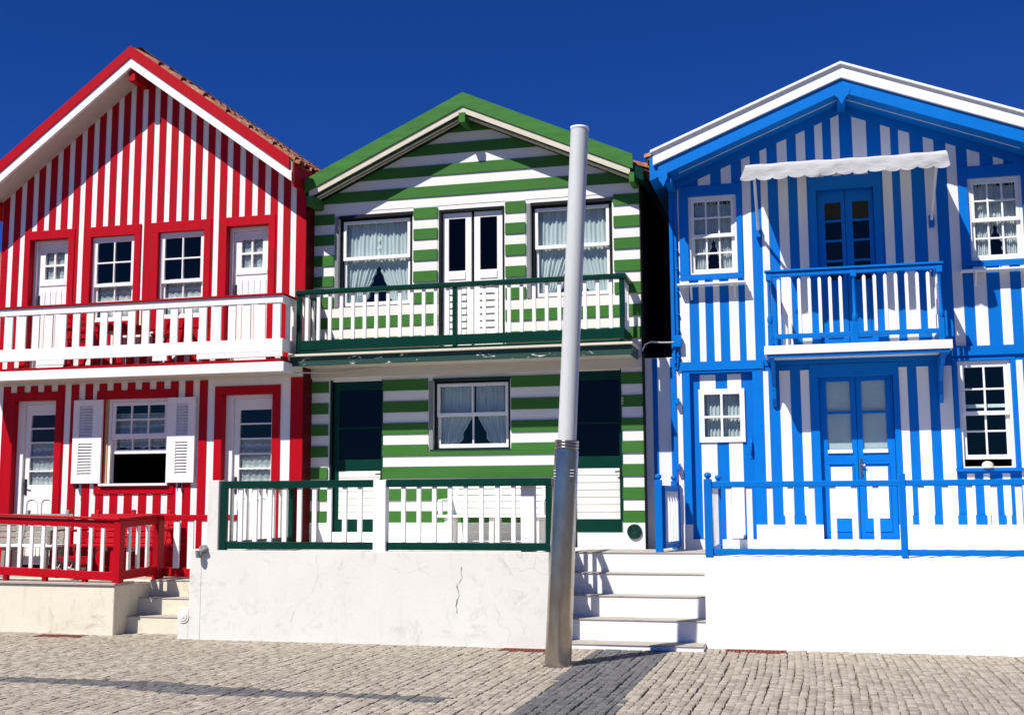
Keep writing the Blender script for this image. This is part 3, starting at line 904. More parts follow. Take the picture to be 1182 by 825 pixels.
for n_, s in enumerate(so[:2]):
    w, g, yc = sash_window(H, s[1], YB - .02, (3, 2), (3, 2), split=.5, frame=.03)
    b_sur(s, w)
    mid = (g[0] + g[1]) / 2
    curtain_tied(w, g[0], mid + .01, g[2], g[3], yc + .0, lace_fine, -1, .5)
    curtain_tied(w, mid - .01, g[1], g[2], g[3], yc + .01, lace_fine, 1, .5)
    x0, x1 = s[0][0] - .03, s[0][1] + .03
    sh = MB(); sh.box(x0, x1, YB - .16, YB - .02, 4.355, 4.378)
    so_ = sh.build('window_shelf', white_trim, w, .003)
    for xx in (x0 + .16, x1 - .16):
        br = MB(); br.add([(xx, YB - .02, 4.354), (xx, YB - .14, 4.354), (xx, YB - .02, 4.18), (xx + .025, YB - .02, 4.354), (xx + .025, YB - .14, 4.354), (xx + .025, YB - .02, 4.18)],
                          [(0, 1, 2), (5, 4, 3), (0, 3, 4, 1), (1, 4, 5, 2), (2, 5, 3, 0)]); br.build('bracket', white_trim, w)
    rl = MB(); rl.box(x0 + .02, x1 - .02, YB - .155, YB - .14, 4.43, 4.455)
    for xx in (x0 + .03, (x0 + x1) / 2, x1 - .03): rl.box(xx - .008, xx + .008, YB - .152, YB - .143, 4.378, 4.43)
    rl.build('shelf_rail', blue_trim, w, .002)
# ground floor sash window, raised a little
s = so[5]
w, g, yc = sash_window(H, s[1], YB - .02, (2, 2), (2, 2), split=.52, frame=.035, open_gap=.085)
b_sur(s, w)
sl = MB(); sl.box(s[0][0] - .02, s[0][1] + .02, YB - .06, YB - .019, 1.925, 1.963); sl.build('sill', blue_trim, w, .003)
# side door with little window
s = so[3]; x0, x1, z0, z1 = s[1]; yb = YB + .06
l = MB(); hs = [(-1.265, -1.06, 2.40, 2.64), (-1.03, -.815, 2.40, 2.64), (-1.265, -1.06, 2.67, 2.945), (-1.03, -.815, 2.67, 2.945)]
sheet_with_holes(l, x0, x1, z0, z1, hs, yb, yb + .045, 0)
boards(l, [(-1.315, -1.115, z0 + .01, z1 - .02), (-.965, -.79, z0 + .01, z1 - .02)], [(-1.345, -.745, 2.325, 3.02)], yb, .006, 1)
dd = l.build('door', [blue, white_v], H)
f = MB(); sheet_with_holes(f, -1.335, -.752, 2.33, 3.015, hs, yb - .025, yb + .05); f.build('window_frame', white_trim, dd, .003)
panes(hs, yb + .01, dd)
curtain_flat(dd, -1.27, -1.03, 2.38, 2.96, yb + .08, voile, 5, .015); curtain_flat(dd, -1.04, -.80, 2.38, 2.96, yb + .085, voile, 5, .015)
b_sur(s, dd)
h = MB(); hx = -.685; h.tube([(hx, yb, 2.36), (hx, yb - .04, 2.345), (hx, yb - .045, 2.26), (hx, yb - .04, 2.18), (hx, yb, 2.165)], .011, 8); h.box(hx - .02, hx + .02, yb - .008, yb, 2.12, 2.41); h.build('handle', blue_trim, dd)
# central ground floor double door
s = so[4]; x0, x1, z0, z1 = s[1]; xm = (x0 + x1) / 2 + .0
dd = None
for q, (a, b) in enumerate(((x0 + .003, xm - .003), (xm + .003, x1 - .003))):
    l = MB(); hs = [(a + .09, b - .065, 2.215, 2.66), (a + .09, b - .065, 2.69, 3.07)] if q == 0 else [(a + .065, b - .09, 2.215, 2.66), (a + .065, b - .09, 2.69, 3.07)]
    sheet_with_holes(l, a, b, z0, z1, hs, yb, yb + .045)
    pa, pb = hs[0][0] + .02, hs[0][1] - .01
    l.box(pa - .02, pb + .02, yb - .018, yb, 2.03, 2.055); l.box(pa - .045, pa - .005, yb - .010, yb, 1.36, 2.02); l.box(pb + .005, pb + .03, yb - .010, yb, 1.36, 2.02); l.box(pa - .045, pb + .03, yb - .012, yb, 1.20, 1.36)
    lf = l.build('door', blue_trim, H, .003)
    if q == 0: b_sur(s, lf)
    else:
        h = MB(); hx = a + .03; h.box(hx - .014, hx + .014, yb - .01, yb, 1.86, 2.10); h.tube([(hx, yb - .01, 2.02), (hx, yb - .045, 2.02), (hx + .05, yb - .047, 2.015)], .009, 8); h.tube([(hx, yb - .01, 1.92), (hx, yb - .04, 1.92)], .012, 8); h.build('handle', steel_m, lf)
    wp = MB(); wp.box(pa, pb, yb - .007, yb, 1.365, 2.0); wp.build('panel', white_v, lf, .002)
    sl = MB(); sl.box(hs[0][0] - .005, hs[0][1] + .005, yb - .02, yb, 2.17, 2.213); sl.build('weather_bar', white_trim, lf, .002)
    panes(hs, yb + .018, lf)
    bl_ = MB()
    for hh in hs: bl_.box(hh[0], hh[1], yb + .03, yb + .034, hh[2], hh[3])
    bl_.build('blind', frosted, lf)
# balcony double door
s = so[2]; x0, x1, z0, z1 = s[1]; xm = (x0 + x1) / 2
for q, (a, b) in enumerate(((x0 + .003, xm - .003), (xm + .003, x1 - .003))):
    l = MB(); off = .02 if q == 0 else -.02
    pa, pb = ((.325, .525), (.665, .865))[q]
    hs = [(pa, pb, za_, zb_) for za_, zb_ in ((4.36, 4.60), (4.625, 4.86), (4.885, 5.12), (5.145, 5.375))]
    sheet_with_holes(l, a, b, z0, z1, hs, yb, yb + .045)
    l.box(a + .08, b - .08, yb - .012, yb, 3.62, 4.30)
    lf = l.build('door', blue_trim, H, .003)
    panes(hs, yb + .018, lf)
    if q == 0: b_sur(s, lf)
# roof
ro = roof(H, bg[0], bg[1], bg[2], -1.84, 2.98, bo_y, .03, .335, blue_trim, .05)
b1 = MB(); b2 = MB(); b3 = MB(); b4 = MB()
for xe, s_ in ((-1.79, -1), (2.93, 1)):
    slope_board(b1, bg[0], bg[1], bg[2], xe, .0, .165, bo_y - .05, bo_y - .001)
    slope_board(b4, bg[0], bg[1], bg[2], xe + s_ * .03, -.035, -.001, bo_y - .085, bo_y + .03)
    slope_board(b2, bg[0], bg[1], bg[2], xe - s_ * .06, .168, .345, bo_y - .02, bo_y + .03)
    slope_board(b3, bg[0], bg[1], bg[2], xe - s_ * .3, .336, .344, bo_y + .22, bo_y + .228)
    b6 = MB(); slope_board(b6, bg[0], bg[1], bg[2], xe - s_ * .15, .338, .45, YB - .03, YB - .0095); b6.build('rake_board', blue_trim, ro)
b1.build('bargeboard', white_trim, ro, .003); b2.build('verge_trim', blue_trim, ro, .003); b3.build('soffit_strip', white_trim, ro); b4.build('verge_cap', white_trim, ro, .003)
za = bg[1] - .335
def pendant(pts):
    pd = MB(); pd.prism(pts, bo_y - .026, bo_y + .02); pd.build('pendant', blue_trim, ro, .003)
pendant([(.57 - .11, za + .02), (.57 - .085, za - .05), (.57 - .045, za - .08), (.57 - .035, za - .11), (.57, za - .17), (.57 + .035, za - .11), (.57 + .045, za - .08), (.57 + .085, za - .05), (.57 + .11, za + .02)])
for xe in (-1.665, 2.80):
    z = bg[1] - bg[2] * abs(xe - bg[0]) - .345
    pendant([(xe - .055, z + .04), (xe - .06, z - .06), (xe - .03, z - .10), (xe, z - .16), (xe + .03, z - .09), (xe + .055, z - .04), (xe + .055, z + .04)])
    bm_ = MB(); xb = -1.61 if xe < 0 else 2.78; bm_.box(xb - .045, xb + .045, bo_y + .031, YB - .026, z - .10, z - .02); bm_.build('purlin', blue_trim, ro, .003)
bm_ = MB(); bm_.box(bg[0] - .05, bg[0] + .05, bo_y + .031, YB - .031, za - .10, za - .001); bm_.build('purlin', blue_trim, ro, .003)
# balcony
BY = YB - .65; bx0, bx1 = -.465, 1.705
bal = MB(); bal.box(bx0, bx1, BY, YB - .014, 3.355, 3.46)
bo = bal.build('balcony', white_trim, H, .004)
u = MB(); u.box(bx0 + .03, bx1 - .03, BY + .02, BY + .07, 3.315, 3.354); u.box(bx0 + .03, bx0 + .10, BY + .07, YB - .02, 3.315, 3.354); u.box(bx1 - .10, bx1 - .03, BY + .07, YB - .02, 3.315, 3.354)
u.build('under_frame', blue_trim, bo, .003)
for xx in (bx0 + .065, bx1 - .12):
    br = MB(); pts = [(YB - .012, 3.314), (BY + .12, 3.314), (BY + .16, 3.27), (YB - .26, 3.16), (YB - .14, 3.02), (YB - .10, 2.86), (YB - .06, 2.80), (YB - .012, 2.76)]
    n = len(pts); br.add([(xx, y, z) for y, z in pts] + [(xx + .05, y, z) for y, z in pts], [tuple(range(n)), tuple(range(2 * n - 1, n - 1, -1))] + [(i, n + i, n + (i + 1) % n, (i + 1) % n) for i in range(n)])
    br.build('bracket', blue_trim, bo, .003)
hr = MB(); hr.box(bx0 + .05, bx1 - .08, BY + .0, BY + .06, 4.31, 4.37); hr.box(bx0 + .03, bx1 - .06, BY - .02, BY + .08, 4.37, 4.395)
hr.box(bx0 + .05, bx1 - .08, BY + .01, BY + .05, 3.545, 3.60)
for xx in (bx0 + .08, bx1 - .11): hr.box(xx - .03, xx + .03, BY + .08, YB - .02, 4.33, 4.385); hr.box(xx - .02, xx + .02, BY + .08, YB - .02, 3.545, 3.60)
hr.build('handrail', blue_trim, bo, .004)
for xx in (bx0 + .08, .615, bx1 - .11):
    p = MB(); p.box(xx - .03, xx + .03, BY + .002, BY + .058, 3.46, 3.72); p.tube([(xx, BY + .03, 3.72), (xx, BY + .03, 3.76), (xx, BY + .03, 3.80), (xx, BY + .03, 3.84), (xx, BY + .03, 4.26), (xx, BY + .03, 4.28)], [.022, .034, .034, .022, .02, .03], 10)
    p.box(xx - .035, xx + .035, BY - .003, BY + .062, 4.27, 4.36); p.build('post', blue_trim, bo, .003)
for grp in ((-.27, 7), (.735, 7)):
    for q in range(grp[1]):
        baluster_x(grp[0] + q * .1215, .04, BY + .015, BY + .045, 3.60, 4.29, white_trim, bo, True)
for q in range(4):
    for xx in (bx0 + .08, bx1 - .11):
        m = MB(); yy = BY + .13 + q * .12; m.box(xx - .012, xx + .012, yy - .018, yy + .018, 3.60, 4.31); m.build('baluster', white_trim, bo, .002)
# awning
aw = MB(); rows = []; N = 156; ax0, ax1 = -.60, 1.70; af = YB - 1.03; prof = []
for i in range(N + 1):
    u = i / N; x = ax0 + (ax1 - ax0) * u; r = []
    sag = .010 * math.sin(u * 7) + .003 * math.sin(u * 23 + 1)
    for j in range(9):
        t = j / 8
        r.append((x + .012 * math.sin(t * 5 + u * 30), YB - .05 + (af - YB + .05) * t, 5.80 - .17 * t - .035 * math.sin(t * math.pi) + sag * .5 * t + .003 * math.sin(u * 40 + t * 6)))
    sc = .032 * abs(math.sin(u * 13 * math.pi)) ** .55
    for j in range(1, 6):
        t = j / 5
        r.append((x - .075 * t * (1 - u) ** 3 + .03 * t * u ** 3, af - .02 - .0035 * math.sin(u * 37 + 9 * t) - .0025 * math.sin(u * 61 - 7 * t) - .004 * math.sin(u * 13 + 5 * t) - .012 * t, 5.63 - t * (.175 + sc) + sag * .5 * (1 - t) + .006 * math.sin(u * 31)))
    rows.append(r)
aw.sheet(rows)
awo = aw.build('awning', canvas, H)
fr = MB(); fr.tube([(ax0 + .03, af + .01, 5.60), (ax1 - .03, af + .01, 5.60)], .018, 8)
fr.build('front_bar', white_trim, awo)
for xx in (ax0 + .09, ax1 - .10):
    a_ = MB(); a_.tube([(xx, af + .02, 5.60), (xx + .0, YB - .06, 5.03)], .018, 8); a_.build('arm', white_trim, awo)
    a_ = MB(); a_.box(xx - .03, xx + .03, YB - .09, YB - .009, 4.95, 5.10); a_.build('bracket', blue_trim, awo, .004)
# conduit and boxes on the left corner
cd = MB(); cx = -1.575; cy = YB - .04
cd.tube([(cx, cy, 5.25), (cx, cy, 3.75)], .012, 8); cd.tube([(cx, cy, 3.55), (cx, cy, 3.34), (cx - .03, cy - .02, 3.28), (cx - .05, cy, 3.34), (cx - .03, cy, 3.38)], .012, 8)
for z in (5.1, 4.85, 4.6, 4.3, 4.0, 3.8, 3.45): cd.box(cx - .022, cx + .022, cy - .016, YB - .008, z - .01, z + .01)
cd.build('conduit', blue_trim, H)
for z, w_ in ((3.64, .075), (2.86, .04), (2.02, .04)):
    j_ = MB(); j_.box(-1.645 + .02, -1.645 + .02 + w_ * 1.3, YB - .10, YB - .025, z - w_, z + w_); j_.build('junction_box', blue_trim, H, .005)
# striped infill wall between the green and the blue house
iw = MB(); iw.box(-2.028, -1.662, 15.02, 15.12, .95, 3.45, 0)
boards(iw, [(-1.93, -1.865, .95, 3.44)], [], 15.02, .008, 1); boards(iw, [(-1.70, -1.664, .95, 3.44)], [], 15.02, .008, 1)
tag(iw.build('infill_wall', [white_v, blue]), 'narrow blue and white striped wall closing the gap between green and blue houses', 'wall')

# ================================================================== TERRACES, STEPS, FENCES
# green house terrace
tw = MB()
tw.box(-7.02, -2.79, 12.56, 14.78, -.05, .985)
tw.box(-7.02, -2.79, 12.55, 12.75, -.04, 1.035)
tw.box(-2.95, -2.785, 12.74, 13.95, -.04, 1.03)
tw.box(-7.17, -7.015, 12.546, 12.78, -.05, 1.045)
tw.box(-7.03, -6.55, 12.75, 14.50, .98, 1.02)
twt = thing('terrace_wall', 'cracked white plaster terrace wall in front of the green house', 'wall', (-4.9, 12.6, 0))
tw.build('wall_face', plaster_g, twt, .006)
pl = MB(); pl.box(-6.965, -6.82, 12.56, 12.72, 1.035, 1.86); pl.build('pillar', plaster_g, twt, .006)
ck = MB()
def crack(pts, w):
    for (x0, z0), (x1, z1) in zip(pts, pts[1:]):
        for q in range(3):
            a = q / 3; b = (q + 1) / 3
            xa = x0 + (x1 - x0) * a + random.uniform(-.006, .006); xb = x0 + (x1 - x0) * b + random.uniform(-.006, .006)
            za, zb = z0 + (z1 - z0) * a, z0 + (z1 - z0) * b; ww = w * random.uniform(.4, 1.3)
            ck.add([(xa - ww, 12.5485, za), (xa + ww, 12.5485, za), (xb + ww * .8, 12.5485, zb), (xb - ww * .8, 12.5485, zb)], [(0, 3, 2, 1)])
crack([(-3.80, .87), (-3.79, .74), (-3.85, .66), (-3.82, .56), (-3.86, .45), (-3.84, .36)], .007)
crack([(-5.55, .98), (-5.52, .75), (-5.60, .55), (-5.78, .42), (-5.86, .22)], .0012)
ck.build('crack', paint('dark plaster crack', (.30, .28, .24), .9, .3), twt)  # flat dark ribbons along the crack lines
mt = MB(); mt.tube([(-7.235, 12.549, .26), (-7.235, 12.538, .26)], .075, 28); mt.tube([(-7.235, 12.538, .26), (-7.235, 12.531, .26)], .05, 24); mt.tube([(-7.235, 12.532, .26), (-7.235, 12.525, .26)], .02, 16)
mt.box(-7.31, -7.1695, 12.548, 12.62, -.03, .36)
mt.build('meter_cover', plaster_g, twt, .003)
pp = MB(); pp.tube([(-6.985, 12.60, 1.05), (-6.985, 12.50, 1.05), (-7.02, 12.485, 1.02), (-7.02, 12.485, .95)], [.05, .05, .045, .035], 12); pp.build('drain_spout', grey_pvc, twt)
# white steps between green and blue terraces
st = thing('stone_steps', 'white rendered steps with grey treads between green and blue terraces', 'steps', (-1.96, 12.66, 0))
sm = MB(); tr = MB()
sx0, sx1 = -2.784, -1.10
ys = [12.66, 13.0, 13.3, 13.6, 13.88]; zs = [.055, .285, .52, .755, .985]
for i in range(5):
    y2 = YG - .03 if i == 4 else ys[i + 1] + .02
    sx1 = -1.142 if i == 0 else -1.10
    sm.box(sx0, sx1, ys[i], y2, -.05, zs[i] - .012)
    tr.box(sx0, sx1, ys[i] - .012, y2 - (.021 if i < 4 else 0), zs[i] - .0115, zs[i])
sm.build('riser', plaster_b, st); tr.build('tread', concrete, st, .003)
# green balustrade
gf = thing('balustrade', 'dark green railing with white balusters along the green house terrace', 'fence', (-4.8, 12.62, 1.03))
FY = 12.62
r_ = MB()
for a, b in ((-6.80, -4.86), (-4.71, -2.77)):
    r_.box(a, b, FY - .03, FY + .04, 1.765, 1.85); r_.box(a, b, FY - .02, FY + .03, 1.05, 1.135)
r_.box(-6.80, -6.74, FY + .04, 14.50, 1.765, 1.845); r_.box(-6.79, -6.75, FY + .03, 14.50, 1.06, 1.135)
r_.box(-2.83, -2.77, FY + .04, 14.05, 1.765, 1.845); r_.box(-2.82, -2.78, FY + .03, 14.05, 1.06, 1.135)
r_.build('rail', green_deep, gf, .006)
for xp, yp in ((-6.77, FY), (-2.80, FY), (-6.77, 14.46), (-2.80, 14.04)):
    p = MB(); p.box(xp - .035, xp + .035, yp - .032, yp + .032, 1.03, 1.765 if yp == FY else 1.85); p.build('post', green_deep, gf, .004)
p = MB(); p.box(-4.862, -4.708, FY - .055, FY + .06, 1.03, 1.845); p.build('post', white_v, gf, .005)
p = MB(); p.box(-3.14, -2.98, FY + .055, FY + .16, .99, 1.80); p.build('post', white_v, gf, .005)
for q in range(9): baluster_x(-6.56 + q * .1895, .056, FY - .01, FY + .02, 1.135, 1.765, white_trim, gf)
for q in range(8): baluster_x(-4.51 + q * .186, .052, FY - .01, FY + .02, 1.135, 1.765, white_trim, gf)
for xx, n, y0 in ((-6.77, 9, 12.80), (-2.80, 6, 12.82)):
    for q in range(n):
        m = MB(); yy = y0 + q * .19; m.box(xx - .014, xx + .014, yy - .026, yy + .026, 1.135, 1.765); m.build('baluster', white_trim, gf, .002)

# blue house terrace
bt = MB(); bt.box(-1.135, 2.95, 12.97, 14.945, -.05, .985)
bto = thing('terrace_wall', 'smooth bright white terrace wall in front of the blue house', 'wall', (.9, 12.97, 0)); bt.build('wall_face', plaster_b, bto, .006)
bf = thing('balustrade', 'bright blue railing with white pickets and ball finials on the blue house terrace', 'fence', (.9, 12.97, 1))
FY = 13.0
r_ = MB()
r_.box(-1.09, 2.92, FY - .025, FY + .03, 1.735, 1.80); r_.box(-1.09, 2.92, FY - .02, FY + .025, 1.005, 1.07)
r_.box(-1.10, -1.05, FY + .03, 14.42, 1.735, 1.80); r_.box(-1.095, -1.055, FY + .025, 14.42, 1.01, 1.07)
r_.build('rail', blue_trim, bf, .006)
def finial_post(xp, yp, z0, z1, parent, w=.07):
    p = MB(); p.box(xp - w / 2, xp + w / 2, yp - w / 2, yp + w / 2, z0, z1)
    p.tube([(xp, yp, z1), (xp, yp, z1 + .01), (xp, yp, z1 + .025), (xp, yp, z1 + .045), (xp, yp, z1 + .065), (xp, yp, z1 + .075)], [.02, .022, .036, .042, .032, .01], 12)
    return p.build('post', blue_trim, parent, .004)
finial_post(-1.08, FY, .985, 1.83, bf, .085); finial_post(-1.075, 14.46, .985, 1.83, bf)
for xx in (.965, 2.90):
    p = MB(); p.box(xx - .035, xx + .035, FY - .04, FY + .035, .985, 1.87); p.build('post', blue_trim, bf, .005)
x = -.855
while x < 2.85:
    if abs(x - .965) > .07: baluster_x(x, .064, FY - .008, FY + .014, 1.07, 1.735, white_trim, bf)
    x += .2215 if x < .9 else .2395
for q in range(7):
    m = MB(); yy = 13.17 + q * .18; m.box(-1.085, -1.065, yy - .032, yy + .032, 1.07, 1.735); m.build('baluster', white_trim, bf, .002)
# blue gate, standing open at the head of the steps
gt = thing('gate', 'small blue gate with white bars standing open at the top of the white steps', 'gate', (-1.74, 13.92, .985))
finial_post(-1.745, 13.93, .985, 1.84, gt, .085); finial_post(-1.66, 14.84, .985, 1.84, gt)
a = Vector((-1.70, 13.98, 0)); b = Vector((-1.60, 14.78, 0)); d = (b - a)
g_ = MB()
for z in (1.06, 1.74): g_.bar((a.x, a.y, z), (b.x, b.y, z), .04, .07)
for t in (.02, .98): p = a + d * t; g_.bar((p.x, p.y, 1.03), (p.x, p.y, 1.775), .05, .04)
g_.build('gate_frame', blue_trim, gt, .003)
for q in range(5):
    p = a + d * (.17 + q * .165); m = MB(); m.bar((p.x, p.y, 1.095), (p.x, p.y, 1.705), .05, .02); m.build('bar', white_trim, gt, .002)

# red house terrace
rt = thing('terrace_wall', 'low yellowed white terrace wall in front of the red house', 'wall', (-9.8, 12.75, 0))
m = MB()
def skew_box(mb, p0, p1, depth, z0, z1, mi=0):
    (xa, ya), (xb, yb_) = p0, p1
    pts = [(xa, ya, z0), (xb, yb_, z0), (xb, ya + depth, z0), (xa, ya + depth, z0), (xa, ya, z1), (xb, yb_, z1), (xb, ya + depth, z1), (xa, ya + depth, z1)]
    mb.add(pts, [(0, 3, 2, 1), (4, 5, 6, 7), (0, 1, 5, 4), (1, 2, 6, 5), (2, 3, 7, 6), (3, 0, 4, 7)], mi)
skew_box(m, (-11.7, 12.93), (-8.265, 12.69), 1.58, -.05, .595)
m.build('wall_face', plaster_r, rt, .008)
tf = MB(); skew_box(tf, (-11.7, 12.90), (-8.25, 12.665), .2, .596, .625); tf.box(-11.7, -7.18, 13.80, YR - .025, .55, .62); tf.build('coping', concrete, rt, .004)
rs = thing('stone_steps', 'short worn cream steps between the red fence and the green terrace', 'steps', (-7.72, 13.0, 0))
m = MB(); tr = MB()
for i, (yy, zz) in enumerate(((12.98, .205), (13.23, .41), (13.48, .615))):
    y2 = (13.25, 13.50, 13.80)[i]
    m.box(-8.262, -7.17, yy, y2, -.05, zz - .012); tr.box(-8.262, -7.17, yy - .01, y2 - (.021 if i < 2 else 0), zz - .0115, zz)
m.build('riser', plaster_r, rs); tr.build('tread', concrete, rs, .004)
rfz = thing('balustrade', 'low red picket fence with white bars on the red house terrace', 'fence', (-9.8, 12.8, .6))
def fp(x): return 12.75 + (-8.27 - x) * .07          # fence line
def fz(x): return (-8.27 - x) * .028                  # it rises slightly to the left
r_ = MB()
L_, Rr = -11.7, -8.23
r_.bar((L_, fp(L_), 1.40 + fz(L_)), (Rr, fp(Rr), 1.40 + fz(Rr)), .12, .03)
r_.bar((L_, fp(L_), 1.335 + fz(L_)), (Rr, fp(Rr), 1.335 + fz(Rr)), .05, .09)
r_.bar((L_, fp(L_), .70 + fz(L_)), (Rr, fp(Rr), .70 + fz(Rr)), .05, .105)
r_.bar((-8.27, 12.80, 1.40), (-8.27, 13.60, 1.44), .11, .03); r_.bar((-8.27, 12.80, 1.335), (-8.27, 13.60, 1.375), .05, .09)
r_.bar((-8.27, 12.80, .71), (-8.27, 13.60, .73), .05, .11)
r_.build('rail', red, rfz, .006)
for xx, yy, w_, z0, z1 in ((-8.27, 12.76, .10, .625, 1.385), (-8.27, 13.63, .085, .40, 1.44), (-8.30, 13.72, .10, .60, 1.44)):
    p = MB(); p.box(xx - w_ / 2, xx + w_ / 2, yy - w_ / 2, yy + w_ / 2, z0, z1); p.build('post', red_dark if yy > 13 else red, rfz, .005)
for xx in (-8.75, -9.35, -9.95, -10.6, -11.2):
    p = MB(); p.box(xx - .03, xx + .03, fp(xx) - .02, fp(xx) + .03, .62, .66 + fz(xx)); p.build('foot', red_dark, rfz)
x = -8.50
while x > -11.6:
    baluster_x(x, .048, fp(x) - .014, fp(x) + .012, .74 + fz(x), 1.30 + fz(x), white_trim, rfz); x -= .179
for yy in (12.98, 13.18, 13.40):
    m = MB(); m.box(-8.285, -8.257, yy - .03, yy + .03, .765, 1.31); m.build('baluster', white_trim, rfz, .002)
gt = thing('gate', 'red gate with white pickets closing the cream steps beside the red house', 'gate', (-7.75, 13.75, .62))
g_ = MB(); g_.box(-8.24, -7.20, 13.72, 13.78, 1.365, 1.44); g_.build('rail', red, gt, .005)
g_ = MB(); g_.box(-8.24, -7.20, 13.73, 13.77, .64, .745); g_.build('rail', red, gt, .005)
for q in range(5):
    m = MB(); xx = -8.06 + q * .205; m.box(xx - .042, xx + .042, 13.738, 13.762, .745, 1.365); m.build('bar', white_trim, gt, .002)

# ================================================================== FURNITURE AND SMALL THINGS
# white slatted bench on the green terrace
bn = thing('garden_bench', 'white slatted wooden bench on the green house terrace', 'bench', (-3.85, 14.35, .985))
bx0, bx1 = -4.62, -3.16
def bench(b, x0, x1, y, z, m_seat, m_back, nback=5, m_leg=None):
    m_leg = m_leg or m_seat
    for q in range(nback):
        s = MB(); zz = z + .48 + q * .083
        s.bar((x0 + .04, y + .20 + q * .02, zz), (x1 - .04, y + .20 + q * .02, zz), .02, .074, 0, (0, .22, .97)); s.build('back_slat', m_back, b, .004)
    for q in range(4):
        s = MB(); yy = y - .22 + q * .105; s.box(x0, x1, yy, yy + .09, z + .41, z + .44); s.build('seat_slat', m_seat, b, .004)
    for xx in (x0 + .14, (x0 + x1) / 2, x1 - .14):
        s = MB(); s.bar((xx, y - .17, z), (xx, y - .15, z + .408), .06, .06); s.build('leg', m_leg, b, .004)
        s = MB(); s.bar((xx, y + .17, z), (xx, y + .185, z + .42), .06, .06); s.bar((xx, y + .185, z + .40), (xx, y + .31, z + .90), .05, .05); s.bar((xx, y - .17, z + .385), (xx, y + .20, z + .385), .05, .05); s.build('leg', m_leg, b, .004)
    for xx in (x0 + .06, x1 - .06):
        s = MB(); s.bar((xx, y - .22, z + .62), (xx, y + .22, z + .64), .06, .03); s.bar((xx, y - .19, z + .44), (xx, y - .19, z + .605), .05, .05); s.build('armrest', m_leg, b, .004)
bench(bn, bx0, bx1, 14.35, .985, white_trim, white_trim)
b2_ = thing('garden_bench', 'white seated bench with grey slatted back behind the red fence', 'bench', (-10.6, 13.9, .62))
bench(b2_, -11.5, -9.92, 13.95, .60, white_trim, grey_wood, 5, grey_wood)
b3_ = thing('garden_bench', 'red wooden bench behind the red fence, below the shuttered window', 'bench', (-9.0, 14.1, .62))
bench(b3_, -9.82, -8.42, 14.1, .60, red, red, 5)
# small handcart with dark wheels
hc = thing('handcart', 'small dark wheeled cart parked behind the red fence near the red bench', 'cart', (-9.45, 13.5, .62))
def wheel(x, y, z, r, parent):
    w = MB(); w.tube([(x + r * math.cos(t), y, z + r * math.sin(t)) for t in [2 * math.pi * q / 22 for q in range(23)]], r * .2, 7, 0, False); wo = w.build('wheel', rubber, parent)
    h = MB(); h.tube([(x, y - .02, z), (x, y + .02, z)], r * .28, 12)
    for q in range(6): t = math.pi * q / 3; h.tube([(x, y, z), (x + r * .9 * math.cos(t), y, z + r * .9 * math.sin(t))], .006, 5)
    h.build('hub', white_trim, wo)
wheel(-9.42, 13.42, .74, .10, hc); wheel(-9.60, 13.42, .74, .10, hc); wheel(-9.42, 13.72, .74, .10, hc); wheel(-9.60, 13.72, .74, .10, hc)
m = MB(); m.box(-9.62, -9.30, 13.46, 13.68, .76, .80); m.box(-9.62, -9.30, 13.46, 13.48, .80, .90); m.box(-9.62, -9.30, 13.66, 13.68, .80, .90); m.build('tray', red_dark, hc, .004)
m = MB(); m.tube([(-9.30, 13.57, .78), (-9.2, 13.57, .84), (-9.12, 13.57, 1.0)], .012, 8); m.build('pull_handle', rubber, hc)
# red table and folding chairs on the red balcony
tb = thing('folding_table', 'small red folding table on the white balcony of the red house', 'table', (-9.3, 14.2, 3.485))
m = MB(); m.box(-9.58, -9.02, 13.99, 14.46, 4.04, 4.075); m.box(-9.55, -9.05, 14.02, 14.43, 3.97, 4.04); m.build('tabletop', red_dark, tb, .005)
for sx in (-9.53, -9.07):
    for sy in (14.04, 14.41):
        m = MB(); m.bar((sx, sy, 3.487), (sx, sy, 3.97), .04, .04); m.build('leg', red_dark, tb, .003)
def fold_chair(x, y, rz, label):
    z = 3.485
    c = thing('folding_chair', label, 'chair', (x, y, z), 'red folding chairs on the balcony')
    m = MB(); m.box(x - .18, x + .18, y - .17, y + .17, z + .40, z + .425); m.build('seat', red, c, .005)
    for s in (-1, 1):
        m = MB(); m.bar((x + s * .16, y - .17, z), (x + s * .16, y + .17, z + .78), .022, .035); m.build('leg', red, c, .003)
        m = MB(); m.bar((x + s * .135, y + .17, z), (x + s * .135, y - .16, z + .42), .022, .035); m.build('leg', red, c, .003)
    for zz in (.56, .66, .755):
        m = MB(); yy = y - .17 + .34 * zz / .78; m.bar((x - .17, yy, z + zz), (x + .17, yy, z + zz), .015, .05, 0, (0, .4, .9)); m.build('back_slat', red, c, .003)
    c.rotation_euler = (0, 0, rz)
    return c
fold_chair(-9.98, 14.22, R(60), 'red folding chair on the white balcony, left of the red table')
fold_chair(-8.62, 14.22, R(-65), 'red folding chair on the white balcony, right of the red table')
# ornament on the window sill
sn = MB(); rows = []
cx, cy, cz = 2.10, YB - .025, 1.965
for j in range(9):
    th = j / 8 * math.pi / 2; r = []
    for i in range(25):
        ph = 2 * math.pi * i / 24; rr = 1 + .07 * math.cos(ph * 9)
        r.append((cx + .065 * rr * math.cos(th) * math.cos(ph), cy + .04 * rr * math.cos(th) * math.sin(ph), cz + .028 + .055 * math.sin(th)))
    rows.append(r)
sn.sheet(rows); sn.tube([(cx, cy, cz), (cx, cy, cz + .015), (cx, cy, cz + .03)], [.075, .07, .055], 18)
tag(sn.build('ornament', shell_m), 'small cream and pink ornament on the sill of the open blue house window', 'ornament')
